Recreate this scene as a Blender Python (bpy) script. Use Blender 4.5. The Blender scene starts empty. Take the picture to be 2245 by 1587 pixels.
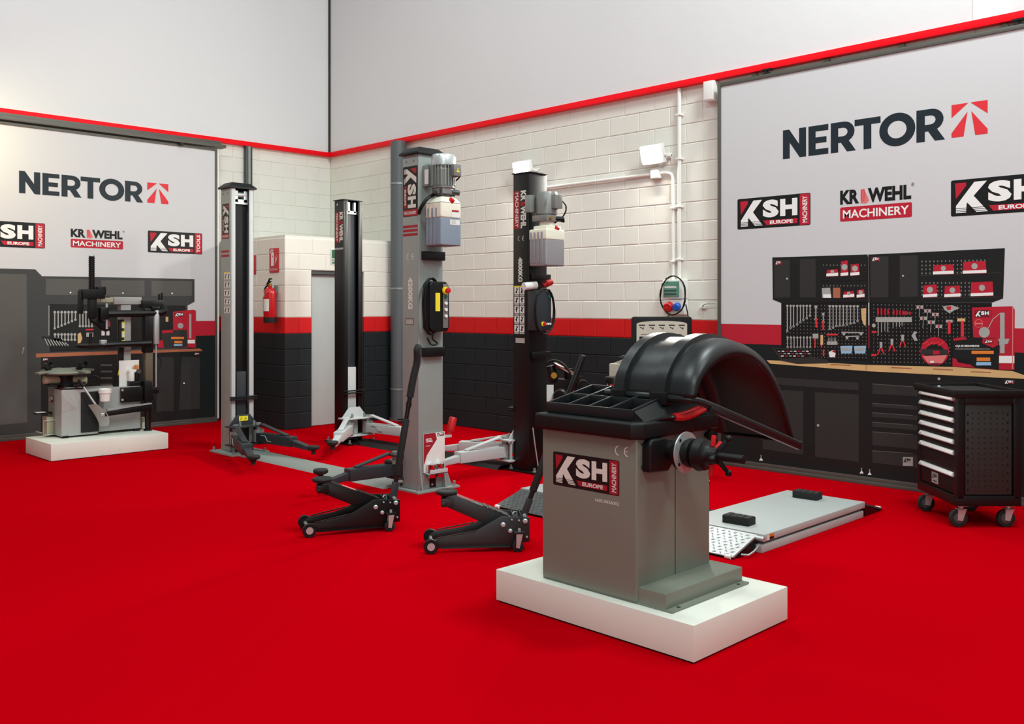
import bpy, bmesh, math, random
from mathutils import Vector, Matrix
from mathutils.geometry import tessellate_polygon
random.seed(7)
sc = bpy.context.scene
COL = sc.collection

# ---------------------------------------------------------------- camera
F_PX, CX, HOR, CAMH = 2060.0, 1122.5, 672.0, 1.537
ANG = math.radians(44.8)
FWD = Vector((-math.cos(ANG), math.sin(ANG)))
RGT = Vector((math.sin(ANG), math.cos(ANG)))
CAM = Vector((11.957, -8.026))
cd = bpy.data.cameras.new('camera')
cam = bpy.data.objects.new('camera', cd); COL.objects.link(cam)
cd.sensor_width = 36.0; cd.sensor_fit = 'HORIZONTAL'
cd.lens = 36.0 * F_PX / 2245.0
cd.shift_y = (HOR - 793.5) / 2245.0
cd.clip_start = 0.05; cd.clip_end = 200
cam.location = (CAM.x, CAM.y, CAMH)
cam.rotation_euler = (math.pi / 2, 0, math.atan2(-FWD.x, FWD.y))
sc.camera = cam

# ---------------------------------------------------------------- world, lamps, exposure
w = bpy.data.worlds.new('world'); sc.world = w; w.use_nodes = True
bg = w.node_tree.nodes['Background']
bg.inputs[0].default_value = (0.90, 1.0, 0.985, 1); bg.inputs[1].default_value = 0.23
sc.view_settings.view_transform = 'Standard'; sc.view_settings.look = 'None'
sc.view_settings.exposure = 0.0; sc.view_settings.gamma = 1.0
sc.view_settings.use_curve_mapping = False

def area(name, loc, tgt, sx, sy, power, col=(1, 1, 1)):
    l = bpy.data.lights.new(name, 'AREA'); l.shape = 'RECTANGLE'; l.size = sx; l.size_y = sy
    l.energy = power; l.color = col
    o = bpy.data.objects.new(name, l); COL.objects.link(o); o.location = loc
    d = Vector(tgt) - Vector(loc); o.rotation_euler = d.to_track_quat('-Z', 'Y').to_euler()
    return o
# unseen overhead area lamps, added as general light for the hall
COOL = (0.90, 1.0, 0.985)
for (x, y, pw) in ((4.0, -3.4, 70), (4.0, -7.5, 90), (9.0, -7.4, 185), (14.0, -3.0, 160), (14.5, -9.0, 300)):
    area('unseen_overhead_lamp', (x, y, 7.6), (x - .6, y + .6, 0), 1.6, 1.6, pw, COOL)
# lamp over the trolley side, turned towards the corner cabin
area('unseen_overhead_lamp', (10.6, -2.3, 7.4), (2.5, -1.6, 0.9), 1.2, 1.2, 330, COOL)
# low unseen fill light added behind the camera to brighten upright faces
area('unseen_front_fill', (17.0, -12.6, 2.6), (8.0, -3.5, 1.0), 5.0, 3.2, 190, (0.93, 1.0, 1.0))
# warm lamp over the left banner
area('warm_lamp', (0.95, -5.45, 3.75), (0.35, -4.7, 2.4), 0.4, 0.25, 20, (1.0, 0.86, 0.45))

# ---------------------------------------------------------------- pixel -> place
def ray(px):
    return FWD + RGT * ((px - CX) / F_PX)
def at(px, py, d):
    p = CAM + ray(px) * d
    return Vector((p.x, p.y, CAMH - (py - HOR) / F_PX * d))
def fl(px, py, z=0.0):
    return at(px, py, F_PX * (CAMH - z) / (py - HOR))
def onY(px, py, Y):
    return at(px, py, (Y - CAM.y) / ray(px).y)
def onX(px, py, X):
    return at(px, py, (X - CAM.x) / ray(px).x)

# ---------------------------------------------------------------- materials
def lin(c):
    c = c / 255.0
    return c / 12.92 if c <= 0.04045 else ((c + 0.055) / 1.055) ** 2.4
MATS = {}
def M(name, rgb, rough=0.5, metal=0.0, var=0.06, scale=6.0, bump=0.0, bscale=120.0, spec=0.5, coat=0.0, emit=0.0):
    if name in MATS: return MATS[name]
    m = bpy.data.materials.new(name); m.use_nodes = True
    nt = m.node_tree; b = nt.nodes['Principled BSDF']
    c = [lin(v) for v in rgb]
    tc = nt.nodes.new('ShaderNodeTexCoord')
    nz = nt.nodes.new('ShaderNodeTexNoise'); nz.inputs['Scale'].default_value = scale; nz.inputs['Detail'].default_value = 3
    nt.links.new(tc.outputs['Object'], nz.inputs['Vector'])
    mx = nt.nodes.new('ShaderNodeMix'); mx.data_type = 'RGBA'
    mx.inputs[6].default_value = [v * (1 - var) for v in c] + [1]
    mx.inputs[7].default_value = [min(1, v * (1 + var)) for v in c] + [1]
    nt.links.new(nz.outputs['Fac'], mx.inputs[0]); nt.links.new(mx.outputs[2], b.inputs['Base Color'])
    b.inputs['Roughness'].default_value = rough; b.inputs['Metallic'].default_value = metal
    b.inputs['Specular IOR Level'].default_value = spec; b.inputs['Coat Weight'].default_value = coat
    if bump > 0:
        n2 = nt.nodes.new('ShaderNodeTexNoise'); n2.inputs['Scale'].default_value = bscale; n2.inputs['Detail'].default_value = 4
        nt.links.new(tc.outputs['Object'], n2.inputs['Vector'])
        bp = nt.nodes.new('ShaderNodeBump'); bp.inputs['Strength'].default_value = bump; bp.inputs['Distance'].default_value = 0.01
        nt.links.new(n2.outputs['Fac'], bp.inputs['Height']); nt.links.new(bp.outputs['Normal'], b.inputs['Normal'])
    if emit > 0:
        b.inputs['Emission Color'].default_value = c + [1]; b.inputs['Emission Strength'].default_value = emit
    MATS[name] = m
    return m
mFloor = M('red_floor_paint', (172, 0, 12), 0.8, var=0.012, scale=0.8, spec=0.0)
mUpper = M('grey_plaster', (221, 221, 222), 0.85, var=0.02, scale=1.2, bump=0.25, bscale=9, spec=0.2)
mUpper2 = M('pale_plaster', (234, 234, 234), 0.85, var=0.015, scale=1.2, bump=0.2, bscale=9, spec=0.2)
mTrim = M('red_trim_paint', (244, 0, 22), 0.5, var=0.01, spec=0.2)
mJoint = M('dark_joint', (54, 46, 36), 0.9, var=0.3, scale=9)
mBlockW = M('white_block_paint', (226, 224, 215), 0.75, var=0.03, scale=3, bump=0.12, bscale=60, spec=0.25)
mBlockR = M('red_block_paint', (206, 18, 22), 0.6, var=0.04, scale=3, bump=0.12, bscale=60, spec=0.3)
mBlockD = M('dark_block_paint', (26, 34, 37), 0.6, var=0.08, scale=3, bump=0.12, bscale=60, spec=0.3)
mDoor = M('grey_door_paint', (176, 182, 180), 0.5)
mDarkGrey = M('dark_grey_metal', (72, 76, 76), 0.45, 0.3)
mPipeGrey = M('grey_pipe_paint', (86, 92, 95), 0.5)
mGalv = M('galvanised_steel', (146, 152, 148), 0.42, 0.5, var=0.12, scale=14)
mSteel = M('bright_steel', (196, 203, 202), 0.35, 0.6, var=0.08, scale=10)
mChrome = M('chrome', (225, 226, 226), 0.08, 1.0, var=0.02)
mFrame = M('banner_frame_steel', (92, 90, 84), 0.5, 0.4, var=0.1)
mSheet = M('white_banner_sheet', (206, 206, 208), 0.55, var=0.012, scale=1.0, spec=0.3)
mPRed = M('printed_red', (186, 28, 50), 0.55, var=0.03, spec=0.3)
mPRedL = M('printed_bright_red', (220, 48, 58), 0.55, var=0.02, spec=0.3)
mPPink = M('printed_pink', (224, 120, 120), 0.55, var=0.02, spec=0.3)
mPBlack = M('printed_black', (17, 19, 20), 0.5, var=0.04, spec=0.3)
mPNavy = M('printed_dark_slate', (26, 38, 46), 0.5, var=0.03, spec=0.3)
mPDark = M('printed_dark_green_grey', (21, 30, 30), 0.5, var=0.05, spec=0.3)
mPCab = M('printed_cabinet_charcoal', (25, 27, 27), 0.5, var=0.05, spec=0.3)
mPDoor = M('printed_cabinet_door', (48, 48, 47), 0.5, var=0.05, spec=0.3)
mPGrey = M('printed_grey_cabinet', (88, 86, 83), 0.5, var=0.05, spec=0.3)
mPGreyD = M('printed_dim_grey', (62, 63, 63), 0.5, var=0.05, spec=0.3)
mPWhite = M('printed_white', (238, 238, 236), 0.5, var=0.02, spec=0.3)
mPSteel = M('printed_tool_grey', (168, 168, 164), 0.5, var=0.12, scale=40, spec=0.3)
mPWood = M('printed_wood', (214, 176, 122), 0.5, var=0.14, scale=9, spec=0.3)
mPWood2 = M('printed_brown_wood', (172, 104, 74), 0.5, var=0.12, scale=9, spec=0.3)
mPDot = M('printed_peg_hole', (118, 118, 114), 0.5, spec=0.3)
mPegOlive = M('dark_olive_panel', (34, 36, 33), 0.5)
mPOrange = M('printed_orange', (232, 130, 52), 0.5, spec=0.3)
mPBlue = M('printed_light_blue', (150, 190, 222), 0.5, spec=0.3)
mLiftGrey = M('lift_grey_paint', (140, 148, 144), 0.42, var=0.03, bump=0.06, bscale=200)
mLiftGreyL = M('light_grey_paint', (186, 190, 190), 0.42, var=0.03)
mBlackPaint = M('black_gloss_paint', (9, 10, 11), 0.38, var=0.1, spec=0.4)
mBlackMatt = M('black_plastic', (13, 13, 14), 0.5, var=0.12, bump=0.08, bscale=260, spec=0.3)
mRubber = M('black_rubber', (18, 19, 19), 0.75, var=0.15, bump=0.3, bscale=90)
mSlate = M('charcoal_paint', (40, 45, 50), 0.45, var=0.06)
mMachine = M('machine_grey_paint', (116, 121, 109), 0.42, var=0.03, bump=0.08, bscale=300)
mMachineL = M('machine_pale_grey', (160, 159, 156), 0.4, 0.0, var=0.04)
mPlinth = M('cream_plinth_board', (224, 224, 213), 0.5, var=0.02)
mHood = M('moulded_black_plastic', (25, 27, 29), 0.36, var=0.1, spec=0.4, bump=0.05, bscale=200)
mRed = M('red_plastic', (196, 24, 28), 0.4)
mExtRed = M('extinguisher_red', (188, 18, 26), 0.25, var=0.04)
mYellow = M('yellow_label', (236, 220, 40), 0.5)
mGreen = M('green_plastic', (14, 110, 74), 0.45)
mGreenWin = M('green_translucent_window', (92, 150, 128), 0.25)
mBlueP = M('blue_plastic', (30, 88, 190), 0.4)
mWhiteP = M('white_plastic', (234, 233, 228), 0.4, var=0.02)
mTank = M('milky_tank_plastic', (230, 228, 210), 0.35, var=0.03)
mOil = M('milky_tank_over_blue_oil', (128, 142, 156), 0.3, var=0.06, scale=3)
mOil2 = M('milky_tank_over_grey_oil', (140, 138, 142), 0.3, var=0.06, scale=3)
mMotor = M('motor_grey', (128, 129, 126), 0.4, 0.3)
mCream = M('beige_paint', (176, 168, 142), 0.5)
mBrown = M('brown_post', (96, 86, 68), 0.5)
mLabelW = M('white_label', (226, 226, 222), 0.5)
mDecalRed = M('decal_red', (158, 28, 42), 0.45, spec=0.3)
mDecalBlk = M('decal_black', (20, 20, 20), 0.45, spec=0.3)
mDecalWht = M('decal_white', (214, 213, 204), 0.45, spec=0.3)
mSignRed = M('sign_red', (190, 34, 46), 0.4)
mSignGreen = M('sign_green', (12, 92, 52), 0.4)
mOrange = M('orange_plastic', (214, 122, 36), 0.45)
mPlat = M('platform_grey_paint', (172, 176, 174), 0.42, var=0.03)
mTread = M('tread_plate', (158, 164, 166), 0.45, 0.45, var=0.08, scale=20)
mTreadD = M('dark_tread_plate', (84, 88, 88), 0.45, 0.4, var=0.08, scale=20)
mSilver = M('satin_aluminium', (228, 231, 230), 0.45, 0.1, var=0.02)
mBrass = M('brass', (190, 150, 60), 0.3, 0.9)
mScreen = M('dark_display', (14, 14, 16), 0.15)
mPanel = M('display_panel_grey', (190, 186, 172), 0.45)

# ---------------------------------------------------------------- mesh builder
ROOTM = {}
class MB:
    def __init__(s, local=False):
        s.v = []; s.f = []; s.m = []; s.local = local; s.cur = 0
    def add(s, vs, fs):
        n = len(s.v); s.v += [Vector(v) for v in vs]; s.f += [[n + i for i in f] for f in fs]; s.m += [s.cur] * len(fs)
        return s
    def box(s, x0, y0, z0, x1, y1, z1):
        return s.add([(x0, y0, z0), (x1, y0, z0), (x1, y1, z0), (x0, y1, z0), (x0, y0, z1), (x1, y0, z1), (x1, y1, z1), (x0, y1, z1)],
                     [(3, 2, 1, 0), (4, 5, 6, 7), (0, 1, 5, 4), (1, 2, 6, 5), (2, 3, 7, 6), (3, 0, 4, 7)])
    def cbox(s, c, sz, R=None):
        c = Vector(c); R = R or Matrix.Identity(3); vs = []
        for z in (-.5, .5):
            for x, y in ((-.5, -.5), (.5, -.5), (.5, .5), (-.5, .5)):
                vs.append(c + R @ Vector((x * sz[0], y * sz[1], z * sz[2])))
        return s.add(vs, [(3, 2, 1, 0), (4, 5, 6, 7), (0, 1, 5, 4), (1, 2, 6, 5), (2, 3, 7, 6), (3, 0, 4, 7)])
    def beam(s, p0, p1, wd, ht, wd2=None, ht2=None, up=(0, 0, 1)):
        p0 = Vector(p0); p1 = Vector(p1); d = (p1 - p0).normalized(); up = Vector(up)
        if abs(d.dot(up)) > 0.98: up = Vector((0, 1, 0))
        r = d.cross(up).normalized(); u = r.cross(d)
        wd2 = wd if wd2 is None else wd2; ht2 = ht if ht2 is None else ht2
        vs = []
        for p, a, b in ((p0, wd, ht), (p1, wd2, ht2)):
            for i, j in ((-.5, -.5), (.5, -.5), (.5, .5), (-.5, .5)):
                vs.append(p + r * (i * a) + u * (j * b))
        return s.add(vs, [(0, 1, 2, 3), (7, 6, 5, 4), (1, 0, 4, 5), (2, 1, 5, 6), (3, 2, 6, 7), (0, 3, 7, 4)])
    def cyl(s, p0, p1, r, r2=None, n=16):
        p0 = Vector(p0); p1 = Vector(p1); r2 = r if r2 is None else r2
        q = (p1 - p0).to_track_quat('Z', 'Y'); vs = []
        for p, rr in ((p0, r), (p1, r2)):
            for i in range(n):
                a = 2 * math.pi * i / n
                vs.append(p + q @ Vector((rr * math.cos(a), rr * math.sin(a), 0)))
        fs = [[n - 1 - i for i in range(n)], [n + i for i in range(n)]]
        fs += [(i, (i + 1) % n, n + (i + 1) % n, n + i) for i in range(n)]
        return s.add(vs, fs)
    def lathe(s, prof, O=(0, 0, 0), axis=(0, 0, 1), n=20, a0=0.0):
        O = Vector(O); q = Vector(axis).normalized().to_track_quat('Z', 'Y'); vs = []; fs = []
        for r, z in prof:
            for i in range(n):
                a = a0 + 2 * math.pi * i / n
                vs.append(O + q @ Vector((r * math.cos(a), r * math.sin(a), z)))
        for k in range(len(prof) - 1):
            for i in range(n):
                j = (i + 1) % n
                fs.append((k * n + i, k * n + j, (k + 1) * n + j, (k + 1) * n + i))
        fs.append([n - 1 - i for i in range(n)]); L = (len(prof) - 1) * n
        fs.append([L + i for i in range(n)])
        return s.add(vs, fs)
    def tube(s, pts, r, n=8, smooth=0):
        pts = [Vector(p) for p in pts]
        for _ in range(smooth):
            q = [pts[0]]
            for a, b in zip(pts[:-1], pts[1:]):
                q += [a * .75 + b * .25, a * .25 + b * .75]
            q.append(pts[-1]); pts = q
        vs = []; fs = []; prev = None
        for k, p in enumerate(pts):
            d = (pts[min(k + 1, len(pts) - 1)] - pts[max(k - 1, 0)]).normalized()
            if prev is None:
                u = Vector((0, 0, 1)) if abs(d.z) < 0.9 else Vector((1, 0, 0))
            else: u = prev
            a = d.cross(u).normalized(); u = a.cross(d).normalized(); prev = u
            for i in range(n):
                t = 2 * math.pi * i / n
                vs.append(p + a * (r * math.cos(t)) + u * (r * math.sin(t)))
        for k in range(len(pts) - 1):
            for i in range(n):
                j = (i + 1) % n
                fs.append((k * n + i, k * n + j, (k + 1) * n + j, (k + 1) * n + i))
        fs.append([n - 1 - i for i in range(n)]); L = (len(pts) - 1) * n
        fs.append([L + i for i in range(n)])
        return s.add(vs, fs)
    def prism(s, poly, O, U, V, d):
        O = Vector(O); U = Vector(U); V = Vector(V); N = U.cross(V).normalized(); n = len(poly)
        ar = sum(poly[i][0] * poly[(i + 1) % n][1] - poly[(i + 1) % n][0] * poly[i][1] for i in range(n))
        if (ar < 0): poly = poly[::-1]
        vs = [O + U * a + V * b for a, b in poly] + [O + U * a + V * b + N * d for a, b in poly]
        tr = tessellate_polygon([[Vector((a, b, 0)) for a, b in poly]])
        fs = []
        if n <= 4 :
            fs += [list(range(n))[::-1], [n + i for i in range(n)]]
        else:
            for t in tr:
                a, b, c = t
                if ((poly[b][0] - poly[a][0]) * (poly[c][1] - poly[a][1]) - (poly[c][0] - poly[a][0]) * (poly[b][1] - poly[a][1])) < 0: b, c = c, b
                fs += [(c, b, a), (n + a, n + b, n + c)]
        fs += [(i, (i + 1) % n, n + (i + 1) % n, n + i) for i in range(n)]
        return s.add(vs, fs)
    def ball(s, c, rx, ry=None, rz=None, n=14, m=8):
        ry = rx if ry is None else ry; rz = rx if rz is None else rz; c = Vector(c); vs = []; fs = []
        for k in range(1, m):
            p = math.pi * k / m
            for i in range(n):
                a = 2 * math.pi * i / n
                vs.append(c + Vector((rx * math.sin(p) * math.cos(a), ry * math.sin(p) * math.sin(a), -rz * math.cos(p))))
        for k in range(m - 2):
            for i in range(n):
                j = (i + 1) % n
                fs.append((k * n + i, k * n + j, (k + 1) * n + j, (k + 1) * n + i))
        b = len(vs); vs += [c - Vector((0, 0, rz)), c + Vector((0, 0, rz))]
        for i in range(n):
            fs.append((b, (i + 1) % n, i)); fs.append((b + 1, (m - 2) * n + i, (m - 2) * n + (i + 1) % n))
        return s.add(vs, fs)
    def build(s, name, mat, parent=None, bevel=0.0, seg=2, ang=35):
        bm = bmesh.new(); vv = [bm.verts.new(v) for v in s.v]
        for f, mi in zip(s.f, s.m):
            try: bm.faces.new([vv[i] for i in f]).material_index = mi
            except ValueError: pass
        if bevel > 0:
            bm.normal_update()
            es = [e for e in bm.edges if len(e.link_faces) == 2 and e.calc_face_angle(0) > 0.5]
            bmesh.ops.bevel(bm, geom=es, offset=bevel, segments=seg, profile=0.6, affect='EDGES', clamp_overlap=True)
        if parent is not None and not s.local:
            bm.transform(ROOTM[parent.name].inverted())
        me = bpy.data.meshes.new(name); bm.to_mesh(me); bm.free()
        for p in me.polygons: p.use_smooth = True
        me.set_sharp_from_angle(angle=math.radians(ang))
        for mm in (mat if isinstance(mat, (list, tuple)) else [mat]): me.materials.append(mm)
        o = bpy.data.objects.new(name, me); COL.objects.link(o)
        if parent is not None:
            o.parent = parent; ROOTM[o.name] = ROOTM[parent.name]
        else: ROOTM[o.name] = Matrix.Identity(4)
        return o

def tag(o, label, cat, group=None, kind=None):
    o['label'] = label; o['category'] = cat
    if group: o['group'] = group
    if kind: o['kind'] = kind
    return o
def thing(name, label, cat, loc=(0, 0, 0), rz=0.0, group=None, kind=None):
    o = bpy.data.objects.new(name, None); COL.objects.link(o); o.empty_display_size = 0.1
    o.location = loc; o.rotation_euler = (0, 0, rz)
    ROOTM[o.name] = Matrix.Translation(Vector(loc)) @ Matrix.Rotation(rz, 4, 'Z')
    return tag(o, label, cat, group, kind)

# ---------------------------------------------------------------- flat print: lettering and marks
TXT = {}
def text_mesh(s, bold):
    k = (s, bold)
    if k in TXT: return TXT[k]
    cu = bpy.data.curves.new('t', 'FONT'); cu.body = s; cu.size = 1.0; cu.offset = bold; cu.resolution_u = 3; cu.fill_mode = 'FRONT'
    ob = bpy.data.objects.new('t', cu); COL.objects.link(ob)
    dg = bpy.context.evaluated_depsgraph_get(); ev = ob.evaluated_get(dg); me = ev.to_mesh()
    vs = [(v.co.x, v.co.y) for v in me.vertices]; fs = [list(p.vertices) for p in me.polygons]
    ev.to_mesh_clear(); bpy.data.objects.remove(ob); bpy.data.curves.remove(cu)
    x0 = min(v[0] for v in vs); x1 = max(v[0] for v in vs); y0 = min(v[1] for v in vs); y1 = max(v[1] for v in vs)
    vs = [((a - x0) / (x1 - x0), (b - y0) / (y1 - y0)) for a, b in vs]
    TXT[k] = (vs, fs, (x1 - x0) / (y1 - y0)); return TXT[k]
def arc(cx, cy, r, a0, a1, n=8):
    return [(cx + r * math.cos(math.radians(a0 + (a1 - a0) * i / n)), cy + r * math.sin(math.radians(a0 + (a1 - a0) * i / n))) for i in range(n + 1)]
class Flat:
    EPS = 0.0006
    def __init__(s, O, U, V, T=None):
        s.O = Vector(O); s.U = Vector(U); s.V = Vector(V); s.N = s.U.cross(s.V).normalized()
        s.v = []; s.f = []; s.m = []; s.mats = []; s.T = T or (lambda a, b: (a, b))
    def mi(s, m):
        if m not in s.mats: s.mats.append(m)
        return s.mats.index(m)
    def raw(s, pts, faces, mat, ly):
        n = len(s.v); k = s.mi(mat)
        for a, b in pts:
            a, b = s.T(a, b); s.v.append(s.O + s.U * a + s.V * b + s.N * (s.EPS * ly))
        s.f += [[n + i for i in f] for f in faces]; s.m += [k] * len(faces); return s
    def poly(s, pts, mat, ly=1, holes=()):
        loops = [[Vector((a, b, 0)) for a, b in l] for l in [pts] + list(holes)]
        allp = [p for l in [pts] + list(holes) for p in l]
        return s.raw(allp, [list(t) for t in tessellate_polygon(loops)], mat, ly)
    def rect(s, a0, b0, a1, b1, mat, ly=1):
        return s.raw([(a0, b0), (a1, b0), (a1, b1), (a0, b1)], [(0, 1, 2, 3)], mat, ly)
    def rrect(s, a0, b0, a1, b1, r, mat, ly=1):
        p = arc(a1 - r, b1 - r, r, 0, 90, 3) + arc(a0 + r, b1 - r, r, 90, 180, 3) + arc(a0 + r, b0 + r, r, 180, 270, 3) + arc(a1 - r, b0 + r, r, 270, 360, 3)
        return s.raw(p, [list(range(len(p)))], mat, ly)
    def disc(s, a, b, r, mat, ly=1, n=14):
        p = arc(a, b, r, 0, 360 - 360 / n, n - 1); return s.raw(p, [list(range(n))], mat, ly)
    def line(s, a0, b0, a1, b1, wd, mat, ly=1):
        d = Vector((a1 - a0, b1 - b0)); L = d.length or 1; nx, ny = -d.y / L * wd / 2, d.x / L * wd / 2
        return s.raw([(a0 + nx, b0 + ny), (a0 - nx, b0 - ny), (a1 - nx, b1 - ny), (a1 + nx, b1 + ny)], [(0, 1, 2, 3)], mat, ly)
    def text(s, t, a0, b0, a1, b1, mat, ly=2, bold=0.02, rot=0):
        vs, fs, _ = text_mesh(t, bold); W = a1 - a0; H = b1 - b0
        if rot == 0: p = [(a0 + x * W, b0 + y * H) for x, y in vs]
        elif rot == 90: p = [(a1 - y * W, b0 + x * H) for x, y in vs]
        else: p = [(a0 + y * W, b1 - x * H) for x, y in vs]
        return s.raw(p, fs, mat, ly)
    def cut(s, name, parent, kind=None):
        o = s.build(name, parent); s.v = []; s.f = []; s.m = []; s.mats = []
        if kind: o['kind'] = kind
        return o
    def build(s, name, parent):
        me = bpy.data.meshes.new(name); Mi = ROOTM[parent.name].inverted()
        me.from_pydata([Mi @ v for v in s.v], [], s.f)
        for m in s.mats: me.materials.append(m)
        me.polygons.foreach_set('material_index', s.m)
        bm = bmesh.new(); bm.from_mesh(me); bm.normal_update()
        N = (Mi.to_3x3() @ s.N)
        bmesh.ops.reverse_faces(bm, faces=[f for f in bm.faces if f.normal.dot(N) < 0]); bm.to_mesh(me); bm.free()
        o = bpy.data.objects.new(name, me); COL.objects.link(o); o.parent = parent; ROOTM[o.name] = ROOTM[parent.name]
        return o
class Sub:
    """draw into a Flat through a sub-frame: 0..W x 0..H mapped to a box, optionally turned"""
    def __init__(s, fl_, a0, b0, a1, b1, W, H, rot=0):
        def T(x, y):
            x /= W; y /= H
            if rot == 0: return (a0 + x * (a1 - a0), b0 + y * (b1 - b0))
            return (a0 + y * (a1 - a0), b1 - x * (b1 - b0))
        s.f = fl_; s.Tn = T
    def __getattr__(s, k):
        fn = getattr(s.f, k)
        def call(*a, **kw):
            old = s.f.T; Tn = s.Tn; s.f.T = lambda x, y: old(*Tn(x, y))
            try: return fn(*a, **kw)
            finally: s.f.T = old
        return call
def ce_mark(f, a0, b0, a1, b1, mat, parent, ly=1, wd=0.22):
    H = (b1 - b0) / 2; cy = (b0 + b1) / 2
    for k in (0, 1):
        cx_ = a0 + H + k * ((a1 - a0) - H)
        o_ = arc(cx_, cy, H, 95, 265, 14); i_ = arc(cx_, cy, H * (1 - wd), 265, 95, 14); f.poly(o_ + i_, mat, ly)
        if k: f.rect(cx_ - H * .9, cy - H * wd * .45, cx_ - H * .1, cy + H * wd * .45, mat, ly + 1)
        f.cut('ce_letter', parent)
def nertor(f, a0, b0, a1, b1, ink, red, ly=2):
    q = Sub(f, a0, b0, a1, b1, 5.03, 1.0)
    x = 0.0
    def mv(p): return [(a + x, b) for a, b in p]
    Np = [(0, 0), (0, 1), (.22, 1), (.56, .46), (.56, 1), (.80, 1), (.80, 0), (.58, 0), (.24, .54), (.24, 0)]
    Ep = [(0, 0), (0, 1), (.66, 1), (.66, .8), (.24, .8), (.24, .6), (.6, .6), (.6, .4), (.24, .4), (.24, .2), (.66, .2), (.66, 0)]
    Rp = [(0, 0), (0, 1), (.42, 1)] + arc(.42, .66, .34, 90, -62, 9)[1:] + [(.80, 0), (.52, 0), (.33, .31), (.24, .31), (.24, 0)]
    Rh = [(.24, .8), (.40, .8)] + arc(.40, .66, .14, 90, -90, 6)[1:] + [(.24, .52)]
    Tp = [(0, 1), (.8, 1), (.8, .79), (.52, .79), (.52, 0), (.28, 0), (.28, .79), (0, .79)]
    q.poly(mv(Np), ink, ly); x += .88
    q.poly(mv(Ep), ink, ly); x += .74
    q.poly(mv(Rp), ink, ly, holes=[mv(Rh)]); x += .76
    q.poly(mv(Tp), ink, ly); x += .79
    q.poly(mv(arc(.5, .5, .53, 0, 348, 29)), ink, ly, holes=[mv(arc(.5, .5, .28, 0, 340, 17))]); x += 1.06
    q.poly(mv(Rp), ink, ly, holes=[mv(Rh)])
    e = Sub(f, a1 - (b1 - b0) * 0 - (a1 - a0) * 0.0 + (a1 - a0) * .035, b0 + (b1 - b0) * .02, a1 + (a1 - a0) * .225, b0 + (b1 - b0) * 1.02, 1, 1)
    e.poly([(0, 1), (.47, 1), (0, .60)], red, ly); e.poly([(.53, 1), (1, 1), (1, .60)], red, ly)
    e.poly([(.45, .74), (.34, 0), (0, 0), (0, .14)], red, ly); e.poly([(.55, .74), (.66, 0), (1, 0), (1, .14)], red, ly)
def ksh(f, a0, b0, a1, b1, tagtxt='MACHINERY', blk=None, red=None, wht=None, ly=2, rot=0, small=False):
    blk = blk or mPBlack; red = red or mPRed; wht = wht or mPWhite
    q = Sub(f, a0, b0, a1, b1, 100, 46, rot)
    q.rrect(0, 0, 100, 46, 2, blk, ly); q.rect(86, 1, 99, 45, red, ly + 1)
    q.poly([(4, 42), (15, 42), (15, 38), (5, 22)], red, ly + 1)
    q.poly([(23, 42), (35, 42), (15.5, 15), (15, 4), (5, 4), (5, 13)], wht, ly + 2)
    q.poly([(16.5, 16), (22, 25), (36, 4), (25, 4)], wht, ly + 2.4)
    if not small:
        for i in range(3):
            q.rect(4.5, 5.2 + i * 2.1, 36, 5.9 + i * 2.1, blk, ly + 3)
    q.text('S', 36, 15, 58, 41, wht, ly + 2, 0.06)
    q.poly([(60, 15.5), (60, 40.5), (67, 40.5), (67, 31.5), (76, 31.5), (76, 40.5), (83, 40.5), (83, 15.5), (76, 15.5), (76, 25), (67, 25), (67, 15.5)], wht, ly + 2)
    q.poly([(37, 11), (83, 11), (83, 4), (41, 4)], red, ly + 1)
    if not small:
        q.text('EUROPE', 46, 4.8, 77, 10.2, wht, ly + 2, 0.035)
        q.text(tagtxt, 89.5, 4, 96, 42, wht, ly + 2, 0.02, rot=90)
def krawehl(f, a0, b0, a1, b1, ink=None, red=None, wht=None, ly=2, rot=0):
    ink = ink or mPBlack; red = red or mPRed; wht = wht or mPWhite
    q = Sub(f, a0, b0, a1, b1, 100, 46, rot)
    q.text('KR', 0, 24, 27, 44, ink, ly, 0.05); q.text('WEHL', 39, 24, 97, 44, ink, ly, 0.05)
    q.poly([(29, 24), (29, 43), (34, 44), (41, 27), (37, 23)], mPPink if ink is mPBlack else red, ly)
    for i in range(3): q.line(31 + i * 2.2, 26, 30.5 + i * 1.6, 43, .7, red, ly + 1)
    q.rrect(0, 0, 98, 20, 2, red, ly); q.text('MACHINERY', 4, 4, 94, 16, wht, ly + 1, 0.02)
    if rot == 0: q.text('®', 97, 41, 101, 46, ink, ly, 0.0)
# ================================================================ THE SETTING
X = Vector((1, 0, 0)); Y = Vector((0, 1, 0)); Z = Vector((0, 0, 1))
o = MB().box(-0.3, -16, -0.12, 22, 0.3, 0).build('floor', mFloor)
tag(o, 'smooth glossy red painted showroom floor', 'floor', kind='structure')

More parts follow.
